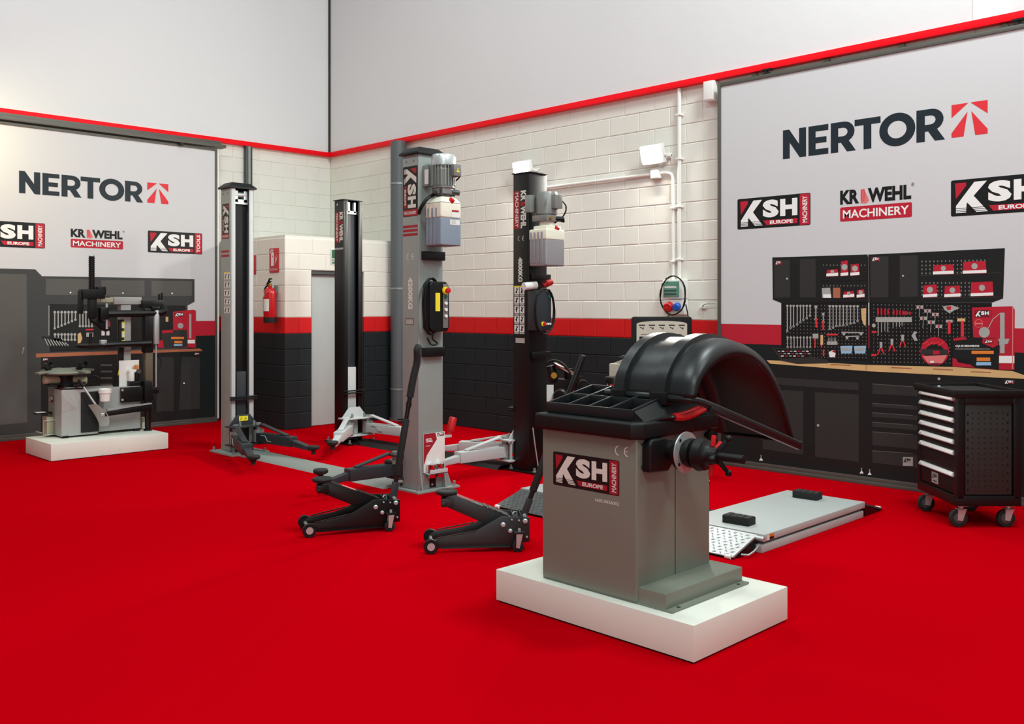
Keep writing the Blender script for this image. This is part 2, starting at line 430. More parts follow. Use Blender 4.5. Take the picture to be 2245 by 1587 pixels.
def zone(z): return mBlockD if z < 1.19 else (mBlockR if z < 1.39 else mBlockW)
BM_CACHE = {}
def block_mesh(wd, mat, U, V):
    k = (round(wd, 3), mat.name, tuple(U))
    if k in BM_CACHE: return BM_CACHE[k]
    N = U.cross(V); a = wd / 2 - 0.003; b = 0.0965; c = 0.006
    vs = []
    for d, sft in ((-0.012, 0), (0.0, 0), (0.004, c)):
        for i, j in ((-1, -1), (1, -1), (1, 1), (-1, 1)):
            vs.append(U * (i * (a - sft)) + V * (j * (b - sft)) + N * (d - 0.004))
    fs = [(8, 9, 10, 11)] + [(r * 4 + i, r * 4 + (i + 1) % 4, r * 4 + 4 + (i + 1) % 4, r * 4 + 4 + i) for r in (0, 1) for i in range(4)]
    me = bpy.data.meshes.new('block'); me.from_pydata(vs, [], fs); me.materials.append(mat)
    BM_CACHE[k] = me; return me
def blocks(parent, O, U, V, u0, u1, z0, z1, holes=(), off=0.0, ru=None):
    """lay 0.4 x 0.2 m blocks in running bond on the plane O + U*u + V*z, cut around holes (u0,u1,z0,z1)"""
    N = U.cross(V); r = int(round(z0 / 0.2)); n = 0
    Mi = ROOTM[parent.name].inverted()
    while r * 0.2 < z1 - 0.05:
        zc = r * 0.2 + 0.1
        spans = [(u0, u1)]
        for h in holes:
            if h[2] < zc < h[3]:
                ns = []
                for a, b in spans:
                    if h[1] <= a or h[0] >= b: ns.append((a, b)); continue
                    if h[0] > a: ns.append((a, h[0]))
                    if h[1] < b: ns.append((h[1], b))
                spans = ns
        for a, b in spans:
            k = math.floor((a - off) / 0.4) - 1
            while True:
                s0 = off + k * 0.4 + (0.2 if r % 2 else 0.0); s1 = s0 + 0.4; k += 1
                if s0 >= b: break
                s0c = max(s0, a); s1c = min(s1, b)
                if s1c - s0c < 0.05: continue
                me = block_mesh(s1c - s0c, zone(zc), U, V)
                ob = bpy.data.objects.new('block', me); COL.objects.link(ob); ob.parent = parent
                ob.location = Mi @ (O + U * ((s0c + s1c) / 2) + V * zc + N * random.uniform(-0.0012, 0.0012))
                n += 1
        r += 1
    return n
def backing(name, label, boxes, cat='wall'):
    """a wall core whose paint follows the three painted zones"""
    mb = MB()
    for (x0, y0, x1, y1, z0, z1) in boxes:
        for a, b, k in ((0, 1.2, 0), (1.2, 1.4, 1), (1.4, 9, 2)):
            lo, hi = max(a, z0), min(b, z1)
            if hi > lo:
                mb.cur = k; mb.box(x0, y0, lo, x1, y1, hi)
    o = mb.build(name, [mBlockD, mBlockR, mBlockW]); return tag(o, label, cat, kind='structure')

wr = backing('wall_right', 'painted concrete block wall, white over a red stripe and dark base, carrying the floodlights', [(-0.3, 0.007, 15, 0.3, 0, 3.80)])
blocks(wr, Vector((0, 0, 0)), X, Z, 0.0, 1.68, 2.4, 3.8)
blocks(wr, Vector((0, 0, 0)), X, Z, 1.68, 6.95, 0.0, 3.6)
blocks(wr, Vector((0, 0, 0)), X, Z, 1.68, 10.2, 3.6, 3.8)
wl = backing('wall_left', 'grey-white painted concrete block wall above the small block cabin', [(-0.3, -14, -0.007, 0.3, 0, 3.80)])
blocks(wl, Vector((0, 0, 0)), Y, Z, -2.3, 0.0, 2.4, 3.8)
blocks(wl, Vector((0, 0, 0)), Y, Z, -2.3, -1.8, 0.0, 2.4)
blocks(wl, Vector((0, 0, 0)), Y, Z, -6.0, -2.3, 3.6, 3.8)

# small block-built cabin in the corner
CXE, CYE, CH = 1.68, -1.80, 2.40
wc = backing('wall_cabin_front', 'front wall of the corner cabin with the grey door, white above red stripe and dark base',
             [(CXE - 0.14, CYE + 0.007, CXE - 0.007, -1.414, 0, CH), (CXE - 0.14, -0.60, CXE - 0.007, -0.002, 0, CH), (CXE - 0.14, -1.414, CXE - 0.007, -0.60, 2.0, CH)])
blocks(wc, Vector((CXE, 0, 0)), Y, Z, CYE, -0.002, 0.0, CH, holes=[(-1.414, -0.60, 0, 2.0)])
ws = backing('wall_cabin_side', 'shaded side wall of the corner cabin behind the fire extinguisher', [(0.01, CYE + 0.007, CXE - 0.145, CYE + 0.14, 0, CH)])
blocks(ws, Vector((0, CYE, 0)), X, Z, 0.01, CXE, 0.0, CH)
o = MB().box(0.01, CYE + 0.01, CH, CXE - 0.01, -0.01, CH + 0.03).build('wall_cabin_roof', mBlockW)
tag(o, 'flat white roof slab on top of the corner cabin', 'roof', kind='structure')
d = thing('door_1', 'plain grey metal door set back in the corner cabin', 'door', (CXE - 0.1, -1.0, 0), kind='structure')
MB().box(CXE - 0.15, -1.395, 0.005, CXE - 0.105, -0.63, 1.955).build('leaf', mDoor, d, 0.003)
MB().box(CXE - 0.145, -1.412, 0.0, CXE - 0.03, -1.394, 1.975).box(CXE - 0.145, -0.63, 0.0, CXE - 0.03, -0.602, 1.975).box(CXE - 0.145, -1.412, 1.955, CXE - 0.03, -0.602, 1.998).build('frame', mDarkGrey, d)  # dark grey of the top bar puts the reveal's shade into the colour
MB().cyl((CXE - 0.105, -0.70, 1.02), (CXE - 0.06, -0.70, 1.02), 0.012).box(CXE - 0.07, -0.83, 1.01, CXE - 0.052, -0.69, 1.03).build('handle', mBlackMatt, d, 0.003)

# upper plaster walls that overhang the block walls, with the red trim along the lower edge
for nm, lb, bx in (('wall_upper_right', 'plain pale grey plaster upper wall above the red trim, over the floodlights', (0.03, -0.05, 3.815, 15, 0.3, 8.2)),
                   ('wall_upper_left', 'plain pale grey plaster upper wall above the red trim, over the tyre changer banner', (-0.3, -14, 3.815, 0.05, -0.035, 8.2))):
    o = MB().box(*bx).build(nm, mUpper); tag(o, lb, 'wall', kind='structure')
    if nm == 'wall_upper_right':
        a = onY(2134, 10, -0.05).x; b = onY(2216, 10, -0.05).x
        MB().box(a, -0.058, 3.84, b, -0.05, 4.6).build('pale_plaster_panel', mUpper2, o)
o = MB().box(0.045, -0.075, 3.775, 15, -0.0, 3.838).build('trim_1', mTrim, None, 0.004); tag(o, 'bright red horizontal trim above the floodlights', 'trim', kind='structure')
o = MB().box(0.0, -14, 3.775, 0.075, -0.045, 3.838).build('trim_2', mTrim, None, 0.004); tag(o, 'bright red horizontal trim above the banner behind the tyre changer', 'trim', kind='structure')
o = MB().box(0.034, -0.075, 3.838, 0.075, -0.034, 8.2).build('trim_3', mJoint); tag(o, 'dark vertical joint strip in the corner between the upper walls', 'trim', kind='structure')

# service pipe in the corner and dark cable duct over the cabin
p = thing('downpipe', 'dark grey round steel pipe standing beside the corner cabin', 'pipe', (1.815, -0.13, 0))
MB().cyl((1.815, -0.13, 0), (1.815, -0.13, 3.775), 0.105, n=28).build('pipe', mPipeGrey, p)
for z in (0.42, 1.78, 3.2): MB().lathe([(0.106, -0.012), (0.111, -0.012), (0.111, 0.012), (0.106, 0.012)], (1.815, -0.13, z), n=28).build('clamp', mGalv, p)
MB().cyl((1.815, -0.13, 0), (1.815, -0.13, 0.03), 0.12, n=28).build('foot_ring', mPipeGrey, p)
p = thing('cable_duct', 'dark steel duct running up the wall above the grey KSH lift post', 'duct', (0.05, -1.395, 2.43))
MB().box(0.003, -1.44, 2.432, 0.08, -1.345, 3.774).build('body', mDarkGrey, p, 0.004)
MB().box(0.08, -1.41, 2.44, 0.088, -1.375, 3.77).build('cover', mGalv, p, 0.002)

# ================================================================ ELECTRICAL THINGS ON THE RIGHT WALL
def flood(px, py, label):
    c = onY(px, py, -0.16); r = thing('floodlight', label, 'lamp', (c.x, 0, c.z), group=None)
    R = Matrix.Rotation(math.radians(16), 3, 'X'); cc = Vector((c.x, -0.11, c.z)); e = lambda v: cc + R @ Vector(v)
    def tb(x0, y0, z0, x1, y1, z1):
        return cc + R @ Vector(((x0 + x1) / 2, (y0 + y1) / 2, (z0 + z1) / 2)), (x1 - x0, y1 - y0, z1 - z0), R
    MB().cbox(*tb(-.14, -.03, -.10, .14, .03, .10)).build('housing', mWhiteP, r, 0.012)
    for i in range(7): MB().cbox(*tb(-.12 + i * .037, .028, -.085, -.112 + i * .037, .05, .085)).build('cooling_fin', mWhiteP, r)
    L = M('lit_floodlight_lens', (255, 250, 240), 0.3, emit=600.0, var=0.0)
    MB().cbox(*tb(-.115, -.037, -.075, .115, -.029, .075)).build('lens', L, r, 0.003)
    MB().box(c.x - .16, -0.11, c.z - .03, c.x - .142, -0.0, c.z - .005).box(c.x + .142, -0.11, c.z - .03, c.x + .16, -0.0, c.z - .005).box(c.x - .16, -0.012, c.z - .045, c.x + .16, 0.0, c.z + .01).build('bracket', mWhiteP, r, 0.002)
    MB().tube([(c.x + .02, -0.06, c.z - .10), (c.x + .03, -0.03, c.z - .12), (c.x + .03, -0.01, c.z - .13)], 0.006).build('cable', mWhiteP, r)
    return r
flood(1140, 370, 'lit white floodlight on the wall over the black lift post')
flood(1425, 337, 'lit white floodlight on the wall above the green-lidded socket box')
b = onY(1437, 380, -0.05)
r = thing('junction_box', 'small white square junction box on the wall under the floodlight', 'box', (b.x, 0, b.z))
MB().box(b.x - .055, -0.062, b.z - .055, b.x + .055, -0.001, b.z + .055).build('body', mWhiteP, r, 0.006)
MB().box(b.x - .048, -0.068, b.z - .048, b.x + .048, -0.062, b.z + .048).build('lid', mWhiteP, r, 0.003)
r = thing('horizontal_conduit', 'white conduit running along the block wall from the black lift post to the junction box', 'conduit', (5.0, 0, b.z))
x0 = onY(1128, 424, -0.03)
MB().tube([(x0.x, -0.03, b.z - .005), (b.x - .057, -0.03, b.z)], 0.016, 10).build('tube', mWhiteP, r)
xa, xb = 6.262, 6.337
r2 = thing('bent_conduit', 'thin white conduit bending down from the junction box to the socket box', 'conduit', (xa, 0, 1.8))
MB().tube([(b.x + .057, -0.03, b.z), (xa - .09, -0.03, b.z), (xa - .02, -0.03, b.z - .02), (xa, -0.03, b.z - .09), (xa, -0.03, 1.817)], 0.016, 10, 1).build('tube', mWhiteP, r2)
r3 = thing('tall_conduit', 'tall white conduit rising straight from the socket box to the red trim', 'conduit', (xb, 0, 1.8))
MB().tube([(xb, -0.03, 3.77), (xb, -0.03, 1.817)], 0.021, 10).build('tube', mWhiteP, r3)
for rr, x_, zs, q in ((r2, xa, (2.0, 2.55), .02), (r3, xb, (2.02, 2.56, 3.05, 3.5), .025)):
    for z_ in zs: MB().box(x_ - q - .008, -0.056, z_ - .01, x_ + q + .008, -0.001, z_ + .01).build('clip', mWhiteP, rr, 0.003)
# socket box
cx = 6.30; r = thing('socket_box', 'white socket box with green window, red and blue plug sockets and coiled black cable', 'socket box', (cx, 0, 1.45))
MB().box(cx - .125, -0.10, 1.615, cx + .125, -0.001, 1.815).build('distribution_housing', mWhiteP, r, 0.01)
o = MB().box(cx - .105, -0.112, 1.635, cx + .085, -0.10, 1.795).build('green_window', mGreenWin, r, 0.006)
f = Flat((cx, -0.1125, 1.7), X, Z)
for i in range(3): f.rect(-.09, -.045 + i * .036, .06, -.028 + i * .036, mLabelW if i == 2 else mDarkGrey, 1)
f.build('breaker_row', o)
MB().box(cx - .11, -0.085, 1.455, cx + .125, -0.001, 1.61).build('socket_housing', mWhiteP, r, 0.008)
MB().lathe([(0.0, 0), (.05, 0), (.05, .05), (.04, .06), (.0, .06)], (cx - .045, -0.085, 1.54), (0.2, -1, -0.25)).box(cx - .068, -0.147, 1.515, cx - .028, -0.135, 1.56).build('red_socket', mRed, r)
MB().lathe([(0.0, 0), (.04, 0), (.04, .045), (.032, .055), (.0, .055)], (cx + .055, -0.085, 1.54), (0.2, -1, -0.25)).build('blue_socket', mBlueP, r)
pts = [(cx - .10, -0.07, 1.83)]
for i in range(26):
    a = math.radians(120 - i * 28); pts.append((cx + .03 + .165 * math.cos(a) * (1 + .05 * math.sin(i)), -0.125 - .01 * (i % 3), 1.65 + .20 * math.sin(a) * (1 - .03 * math.cos(i * 2))))
MB().tube(pts, 0.007, 6, 1).build('coiled_cable', mBlackMatt, r)
MB().tube([(cx - .05, -0.06, 1.46), (cx - .12, -0.09, 1.40), (cx - .2, -0.10, 1.30)], 0.006, 6, 2).build('hanging_cable', mBlackMatt, r)
MB().tube([(cx + .17, -.11, 1.56), (cx + .20, -0.10, 1.42), (cx + .17, -.1, 1.25)], 0.006, 6, 2).build('hanging_cable', mBlackMatt, r)
c = onY(1543, 672, -0.03)
r = thing('wall_hook', 'small white wall hook holding a thin wire beside the large banner', 'hook', (c.x, 0, c.z))
MB().box(c.x - .05, -0.03, c.z - .02, c.x + .02, -0.001, c.z + .01).build('base', mWhiteP, r, 0.004)
MB().tube([(c.x - .02, -0.03, c.z + .005), (c.x + .05, -0.06, c.z + .03), (c.x + .14, -.05, c.z + .03)], 0.005, 6, 1).build('wire', mGalv, r)
c = onY(1559, 195, -0.05)
r = thing('cable_trunking', 'short white box trunking under the red trim beside the large banner', 'trunking', (c.x, 0, 3.6))
MB().box(c.x - .06, -0.10, 3.575, c.x + .06, -0.001, 3.77).build('body', mWhiteP, r, 0.006)
MB().box(c.x - .05, -0.106, 3.585, c.x + .05, -0.10, 3.765).build('cover', mWhiteP, r, 0.003)

# ================================================================ SIGNS, EXTINGUISHER
c0 = onY(592, 545, CYE); c1 = onY(612, 597, CYE)
r = thing('fire_sign', 'red sign with white extinguisher and flames above the extinguisher on the cabin wall', 'sign', (1.43, CYE, 2.0))
MB().box(c0.x, CYE - .010, c1.z, c1.x, CYE - .004, c0.z).build('plate', mSignRed, r, 0.001)
f = Flat((c0.x, CYE - .0102, c1.z), X, Z); Wd = c1.x - c0.x; Ht = c0.z - c1.z
q = Sub(f, 0, 0, Wd, Ht, 10, 18)
q.poly([(2, 5), (5, 5), (5, 14), (4.2, 15.5), (2.8, 15.5), (2, 14)], mLabelW, 1); q.poly([(1.2, 15), (1.8, 17), (5, 17), (4.4, 16), (2.2, 16), (1.7, 14)], mLabelW, 2)
for i in range(3): q.poly([(6 + i * .9, 6 + i), (6.8 + i * .9, 9 + i), (6.2 + i * .9, 12 + i), (7.6 + i * .6, 9.2 + i)], mLabelW, 1)
q.rect(3, 11.5, 4, 12.5, mSignRed, 2); q.text('EXTINTOR', 1, 1.6, 9, 3, mLabelW, 1, 0.0)
f.build('pictogram', r)
r = thing('red_wall_sign', 'narrow red sign on the cabin wall partly hidden behind the grey lift post', 'sign', (.9, CYE, 2.05))
MB().box(.80, CYE - .010, 1.955, .985, CYE - .004, 2.20).build('plate', mSignRed, r, 0.001)
f = Flat((.8, CYE - .0102, 1.955), X, Z); f.rect(.02, .03, .10, .19, mLabelW); f.build('pictogram', r)
a0 = onX(724, 545, CXE)
r = thing('exit_sign', 'green and white exit sign on the cabin front behind the black lift post', 'sign', (CXE, -1.0, 2.18))
MB().box(CXE + .004, a0.y, 2.08, CXE + .010, a0.y + .42, 2.285).build('plate', mLabelW, r, 0.001)
f = Flat((CXE + .0102, a0.y, 2.08), Y, Z); f.rect(.014, .012, .406, .193, mSignGreen, 1); f.text("D'E", .022, .03, .075, .085, mPWhite, 2, 0.02)
f.build('printed_face', r)
ex = onY(592, 660, -1.90).x
r = thing('fire_extinguisher', 'red fire extinguisher with black head and white label hung on the cabin wall', 'extinguisher', (ex, -1.90, 1.34))
MB().lathe([(0, 1.40), (.078, 1.40), (.08, 1.41), (.08, 1.70), (.074, 1.735), (.05, 1.765), (.025, 1.775), (.025, 1.80), (0, 1.80)], (ex, -1.90, 0), n=24).build('cylinder', mExtRed, r)
MB().lathe([(0, 1.335), (.078, 1.335), (.081, 1.345), (.081, 1.405), (0, 1.405)], (ex, -1.90, 0), n=24).build('boot', mRubber, r)
hd = MB().cyl((ex, -1.90, 1.79), (ex, -1.90, 1.825), 0.02).build('valve', mBrass, r)
MB().beam((ex - .05, -1.92, 1.815), (ex + .055, -1.92, 1.85), .02, .014).beam((ex - .02, -1.92, 1.83), (ex + .03, -1.92, 1.885), .02, .014).beam((ex + .03, -1.92, 1.885), (ex + .075, -1.92, 1.88), .02, .014).build('squeeze_lever', mBlackMatt, r, 0.003)
MB().tube([(ex - .02, -1.90, 1.81), (ex - .09, -1.92, 1.78), (ex - .10, -1.93, 1.65), (ex - .09, -1.93, 1.45)], 0.011, 8, 2).build('hose', mBlackMatt, r)
f = MB(); 
for a0_, a1_, z0_, z1_, nm in ((-20, 50, 1.48, 1.63, 'instruction_label'), (-60, 0, 1.66, 1.72, 'date_label')):
    mb = MB(); pr_ = []
    for i in range(7):
        a = math.radians(-90 + a0_ + (a1_ - a0_) * i / 6); pr_.append((ex + .0815 * math.cos(a), -1.90 + .0815 * math.sin(a)))
    vs = [(x_, y_, z0_) for x_, y_ in pr_] + [(x_, y_, z1_) for x_, y_ in pr_]
    mb.add(vs, [(i, i + 1, 8 + i, 7 + i) for i in range(6)]); mb.build(nm, mLabelW, r)
MB().box(ex - .03, -1.83, 1.70, ex + .03, -1.804, 1.80).build('wall_bracket', mGalv, r, 0.002)
# ================================================================ THE TWO PRINTED BANNERS
def banner_base(r, f_axis, plane, u0, u1, z0, z1, fw):
    """frame bars and printed sheet; f_axis 'y' lies on the right wall, 'x' on the left wall"""
    def bx(a0, b0, a1, b1, t0, t1):
        if f_axis == 'y': return (a0, plane - t1, b0, a1, plane - t0, b1)
        return (plane + t0, a0, b0, plane + t1, a1, b1)
    MB().box(*bx(u0, z0, u1, z1, -0.03, 0.0)).build('sheet', mSheet, r)
    for nm, b in (('frame_bar', (u0 - fw, z0 - fw, u0, z1 + fw)), ('frame_bar', (u1, z0 - fw, u1 + fw, z1 + fw)),
                  ('frame_bar', (u0, z1, u1, z1 + fw)), ('frame_bar', (u0, z0 - fw, u1, z0))):
        MB().box(*bx(b[0], b[1], b[2], b[3], -0.05, 0.012)).build(nm, mFrame, r, 0.002)
# ---- right banner
YB = -0.12
u0 = onY(1581, 500, YB).x; u1 = 9.93
r = thing('wall_banner', 'large white banner with a printed wooden-topped workbench, behind the black tool trolley', 'banner', (8.4, YB + .02, 0.0))
banner_base(r, 'y', YB, u0, u1, 0.065, onY(1581, 189.8, YB).z, 0.035)
MB().box(u0 - .02, YB - .035, 0.0, u1 + .03, YB + .05, 0.03).build('floor_rail', mFrame, r, 0.003)
MB().box(6.9, YB + .045, 0.0, 9.9, YB + .118, 0.028).build('rail_foot', mFrame, r)
for px, py in ((1683, 157), (2236, 47)):
    c = onY(px, py, YB + .04)
    MB().box(c.x - .05, YB + .01, 3.755, c.x + .05, YB + .05, 3.772).cyl((c.x, YB + .03, 3.69), (c.x, YB + .03, 3.76), .012).box(c.x - .035, YB + .012, 3.725, c.x + .035, YB + .048, 3.735).build('hanger', mBlackMatt, r)
for px in (1652, 1810, 1975, 2200):
    c = onY(px, 120, YB + .06)
    MB().prism([(-.05, 0), (.05, 0), (.02, .07), (-.01, .07)], (c.x, YB + .10, 3.70), X, Z, .03).build('stay_bracket', mBrown, r)
O = (0, YB, 0)
TR = lambda px, py: (lambda p: (p.x, p.z))(onY(px, py, YB))
def rx(px): return onY(px, 600, YB).x
def rz(px, py): return onY(px, py, YB).z
zb1 = rz(1660, 711); zb0 = rz(1660, 754.5)
f = Flat(O, X, Z); f.rect(u0, zb0, u1, zb1, mPRed, 1); f.rect(u0, 0.065, u1, zb0, mPDark, 1); f.build('printed_stripes', r)
f = Flat(O, X, Z); zN0 = rz(1716.6, 349); zN1 = rz(1716.6, 286)
nertor(f, rx(1716.6), zN0, rx(2072), zN1, mPNavy, mPRedL); f.build('printed_wordmark', r)
def wlogo(fn, fl_, pxa, pxb, pyb, pyt, **k): fn(fl_, rx(pxa), rz(pxa, pyb), rx(pxb), rz(pxa, pyt), **k)
f = Flat(O, X, Z); wlogo(ksh, f, 1617, 1777, 503.5, 437); f.build('printed_logo', r)
f = Flat(O, X, Z); wlogo(krawehl, f, 1842, 2003, 486, 415); f.build('printed_logo', r)
f = Flat(O, X, Z); wl_ = rx(1777) - rx(1617); a = rx(2085)
ksh(f, a, rz(2086, 475), a + wl_ * 1.04, rz(2086, 396), 'TOOLS'); f.build('printed_logo', r)

# printed workbench, traced on the flat sheet
T2 = lambda x, y: TR(1660 + x * .26058, 520 + y * .26058)
T3 = lambda x, y: TR(1540 + x * .31403, 780 + y * .31403)
f = Flat(O, X, Z, T2)
f.poly([(128, 170), (928, 145), (934, 168), (940, 552), (200, 552), (132, 525)], mPCab, 2)
f.poly([(935, 146), (2085, 92), (2070, 515), (1975, 550), (942, 548)], mPCab, 2)
for q in ([(145, 195), (275, 190), (280, 505), (145, 510)], [(360, 185), (492, 182), (495, 505), (360, 508)], [(955, 165), (1105, 160), (1105, 505), (955, 508)], [(1200, 155), (1352, 150), (1355, 500), (1200, 503)]):
    f.poly(q, mPDoor, 3)
f.disc(253, 348, 9, mPSteel, 4); f.disc(1228, 325, 9, mPSteel, 4)
f.line(540, 372, 930, 362, 8, mPBlack, 3); f.line(1378, 322, 2058, 298, 7, mPDoor, 3); f.line(1382, 512, 2062, 502, 7, mPDoor, 3)
f.poly([(203, 552), (940, 548), (940, 1040), (203, 1035)], mPBlack, 2); f.poly([(944, 548), (1975, 552), (1980, 1090), (944, 1062)], mPBlack, 2)
f.line(940, 550, 941, 740, 7, mPWhite, 3); f.line(941, 742, 942, 935, 7, mPRed, 3)
f.build('printed_cabinet', r)
f = Flat(O, X, Z, T2)
def grid(xa, ya, xb, yb, st=29, sz=4, slope=0.0, m=None):
    x = xa
    while x < xb:
        y = ya
        while y < yb:
            f.rect(x - sz, y - sz * 1.4 + slope * (x - xa), x + sz, y + sz * 1.4 + slope * (x - xa), m or mPDot, 3); y += st
        x += st
grid(558, 235, 912, 260); grid(558, 408, 912, 420); grid(1388, 205, 1940, 320, 33, 5, -.02); grid(1388, 385, 1800, 505, 33, 5)
grid(250, 572, 920, 1020, 29, 3.2, .01); grid(982, 568, 1800, 1050, 32, 3.6, .015)
f.cut('printed_pegboard_dots', r, 'stuff')
f = Flat(O, X, Z, T2)
def wrench(x, y0, y1, w_=8, dx=0, m=None):
    m = m or mPSteel; f.line(x, y0, x + dx, y1, w_, m, 4); f.disc(x, y0 + 6, w_ * 1.35, m, 5, 8); f.disc(x + dx, y1, w_ * 1.3, m, 5, 8); f.disc(x + dx, y1, w_ * .55, mPBlack, 6, 6); f.cut('printed_wrench', r)
for x, b in zip((255, 283, 308, 338, 365, 390, 418, 446), (788, 760, 750, 733, 715, 695, 680, 660)): wrench(x, 572, b, 8)
for x, b in zip((612, 640, 668, 697, 726, 756, 786, 816, 846), (770, 760, 745, 742, 740, 735, 725, 720, 705)): wrench(x, 575, b, 8)
for x in (258, 286, 312, 339, 366, 394, 421, 448): wrench(x, 838, 925, 7)
wrench(495, 580, 690, 10); f.line(497, 682, 501, 760, 16, mPRedL, 7); f.cut('printed_ratchet_grip', r); wrench(557, 640, 710, 9); f.line(555, 702, 559, 780, 14, mPRedL, 7); f.cut('printed_ratchet_grip', r)
f.poly([(875, 600), (918, 595), (915, 745), (900, 740), (880, 690)], mPWood, 4); f.cut('printed_wooden_tool', r)
f.rect(468, 812, 516, 852, mPSteel, 4); f.line(488, 850, 488, 930, 10, mPRedL, 4); f.cut('printed_hammer', r); f.rect(533, 822, 556, 905, mPWood, 4); f.line(541, 905, 543, 925, 12, mPRedL, 4); f.cut('printed_knife', r); f.line(559, 945, 559, 1000, 12, mPRedL, 4); f.cut('printed_knife', r)
f.rect(585, 812, 678, 826, mPRedL, 4)
for i in range(6): f.line(602 + i * 12, 845, 602 + i * 12, 880, 4, mPSteel, 5)
f.rect(588, 876, 676, 905, mPSteel, 4); f.cut('printed_bit_rack', r); f.line(710, 800, 897, 803, 10, mPSteel, 4); f.line(745, 835, 858, 832, 9, mPSteel, 4)
for x, y in ((730, 815), (875, 815), (757, 848), (845, 850)): f.disc(x, y, 12, mPSteel, 5, 8)
f.cut('printed_clamp_bars', r)
for a in (700, 815):
    f.poly([(a, 915), (a + 102, 912), (a + 95, 978), (a + 8, 978)], mPBlue, 4); f.rect(a + 12, 930, a + 85, 955, mPSteel, 5); f.cut('printed_bin', r)
f.poly([(603, 965), (640, 950), (662, 975), (655, 1010), (610, 1008)], mPWhite, 4); f.poly([(625, 960), (655, 950), (662, 975)], mPRed, 5); f.cut('printed_glove_bag', r)
for i, x in enumerate((1018, 1047, 1077, 1103, 1150, 1177, 1203, 1228, 1247, 1262, 1285)): f.line(x, 597 + i * 3, x, 652 + (i % 3), 14, mPRed, 4); f.cut('printed_screwdriver_grip', r)
f.rect(998, 672, 1302, 714, mPSteel, 4); f.cut('printed_screwdriver_rack', r)
for x, b in zip((1020, 1047, 1075, 1100, 1145, 1172, 1198, 1220), (825, 800, 785, 798, 760, 750, 755, 748)): f.line(x, 712, x, b, 6, mPSteel, 4); f.cut('printed_screwdriver_blade', r)
for x, y in ((1370, 588), (1435, 620), (1500, 650), (1400, 682), (1465, 715), (1530, 750)):
    f.rect(x - 28, y - 14, x + 28, y + 14, mPSteel, 4); f.line(x, y, x - 6, y + 80, 4, mPSteel, 3.5); f.rect(x - 8, y - 12, x + 6, y + 12, mPRed, 5); f.cut('printed_clamp', r)
f.poly([(1562, 580), (1640, 572), (1705, 595), (1660, 615), (1620, 640), (1575, 610)], mPSteel, 4); f.poly([(1590, 585), (1635, 580), (1630, 610), (1600, 610)], mPRed, 5); f.cut('printed_key_set', r)
f.rect(1590, 695, 1645, 718, mPSteel, 4); f.line(1617, 705, 1617, 812, 24, mPRedL, 5); f.cut('printed_hammer', r); f.rect(1685, 683, 1752, 708, mPWood, 4); f.line(1727, 705, 1727, 835, 26, mPRedL, 5); f.cut('printed_hammer', r)
for x, y in ((1043, 880), (1135, 855), (1225, 820)):
    f.poly([(x - 12, y), (x + 12, y), (x + 10, y + 55), (x - 10, y + 55)], mPSteel, 4); f.line(x - 6, y + 50, x - 26, y + 105, 10, mPRedL, 5); f.line(x + 6, y + 50, x + 26, y + 105, 10, mPRedL, 5); f.cut('printed_pliers', r)
f.poly([(1300, 830), (1322, 790), (1350, 800), (1330, 820), (1352, 870), (1325, 872)], mPSteel, 4); f.cut('printed_adjustable_wrench', r)
f.line(985, 805, 985, 990, 6, mPDoor, 4); f.rect(965, 790, 1005, 805, mPRedL, 4); f.rect(962, 982, 1005, 1000, mPRedL, 4); f.cut('printed_hacksaw', r)
f.disc(982, 742, 16, mPSteel, 4)
f.build('printed_hook', r)
f = Flat(O, X, Z, T2)
for x0_, y0_, x1_, y1_ in ((583, 268, 683, 332), (703, 195, 768, 328), (785, 222, 862, 325), (725, 452, 818, 510), (838, 437, 905, 510), (1480, 228, 1655, 315), (1730, 200, 1930, 308), (1395, 397, 1515, 508), (1575, 405, 1712, 506), (1797, 372, 1988, 498)):
    f.poly([(x0_ + 5, y0_ + 8), (x1_ - 6, y0_), (x1_, y1_ - 4), (x0_, y1_)], mPRed, 4)
    if x1_ - x0_ > 60:
        f.poly([(x0_, y1_ - 26), (x1_, y1_ - 34), (x1_, y1_ - 8), (x0_, y1_ - 2)], mPWhite, 5)
        f.disc((x0_ + x1_) / 2, (y0_ + y1_) / 2 - 10, min(26, (y1_ - y0_) * .24), mPSteel, 5)
    f.cut('printed_red_box', r)
f.poly([(545, 428), (615, 425), (625, 510), (548, 510)], mPSteel, 4); f.poly([(555, 480), (622, 478), (625, 510), (560, 510)], mPWhite, 5); f.cut('printed_can', r); f.poly([(640, 425), (700, 425), (700, 510), (640, 510)], mPWood2, 4); f.cut('printed_can', r)
f.disc(1495, 960, 120, mPRed, 4, 24); f.disc(1495, 985, 88, mPCab, 5, 20); f.poly([(1385, 940), (1605, 945), (1612, 990), (1380, 985)], mPDoor, 6); f.rect(1480, 955, 1535, 985, mPRed, 7)
f.poly([(1395, 1000), (1600, 990), (1560, 1060), (1440, 1062)], mPPink, 6); f.rect(1458, 1040, 1488, 1056, mPWhite, 7)
for k in range(4): f.line(1390 + k * 45, 900 + (k % 2) * 12, 1440 + k * 45, 880, 12, mPRedL, 6)
f.cut('printed_jump_lead_bag', r)
f.poly([(1808, 592), (2150, 580), (2168, 610), (2165, 1115), (1830, 1110)], mPRed, 4); f.line(2152, 585, 2150, 1110, 8, mPPink, 6.5)
f.rect(2045, 635, 2083, 975, mPSteel, 5); f.poly([(2030, 855), (2125, 855), (2110, 895), (2040, 910)], mPSteel, 6); f.disc(1912, 800, 46, mPSteel, 5); f.line(1945, 765, 1985, 690, 7, mPSteel, 6); f.line(1985, 690, 2045, 640, 7, mPSteel, 6.4)
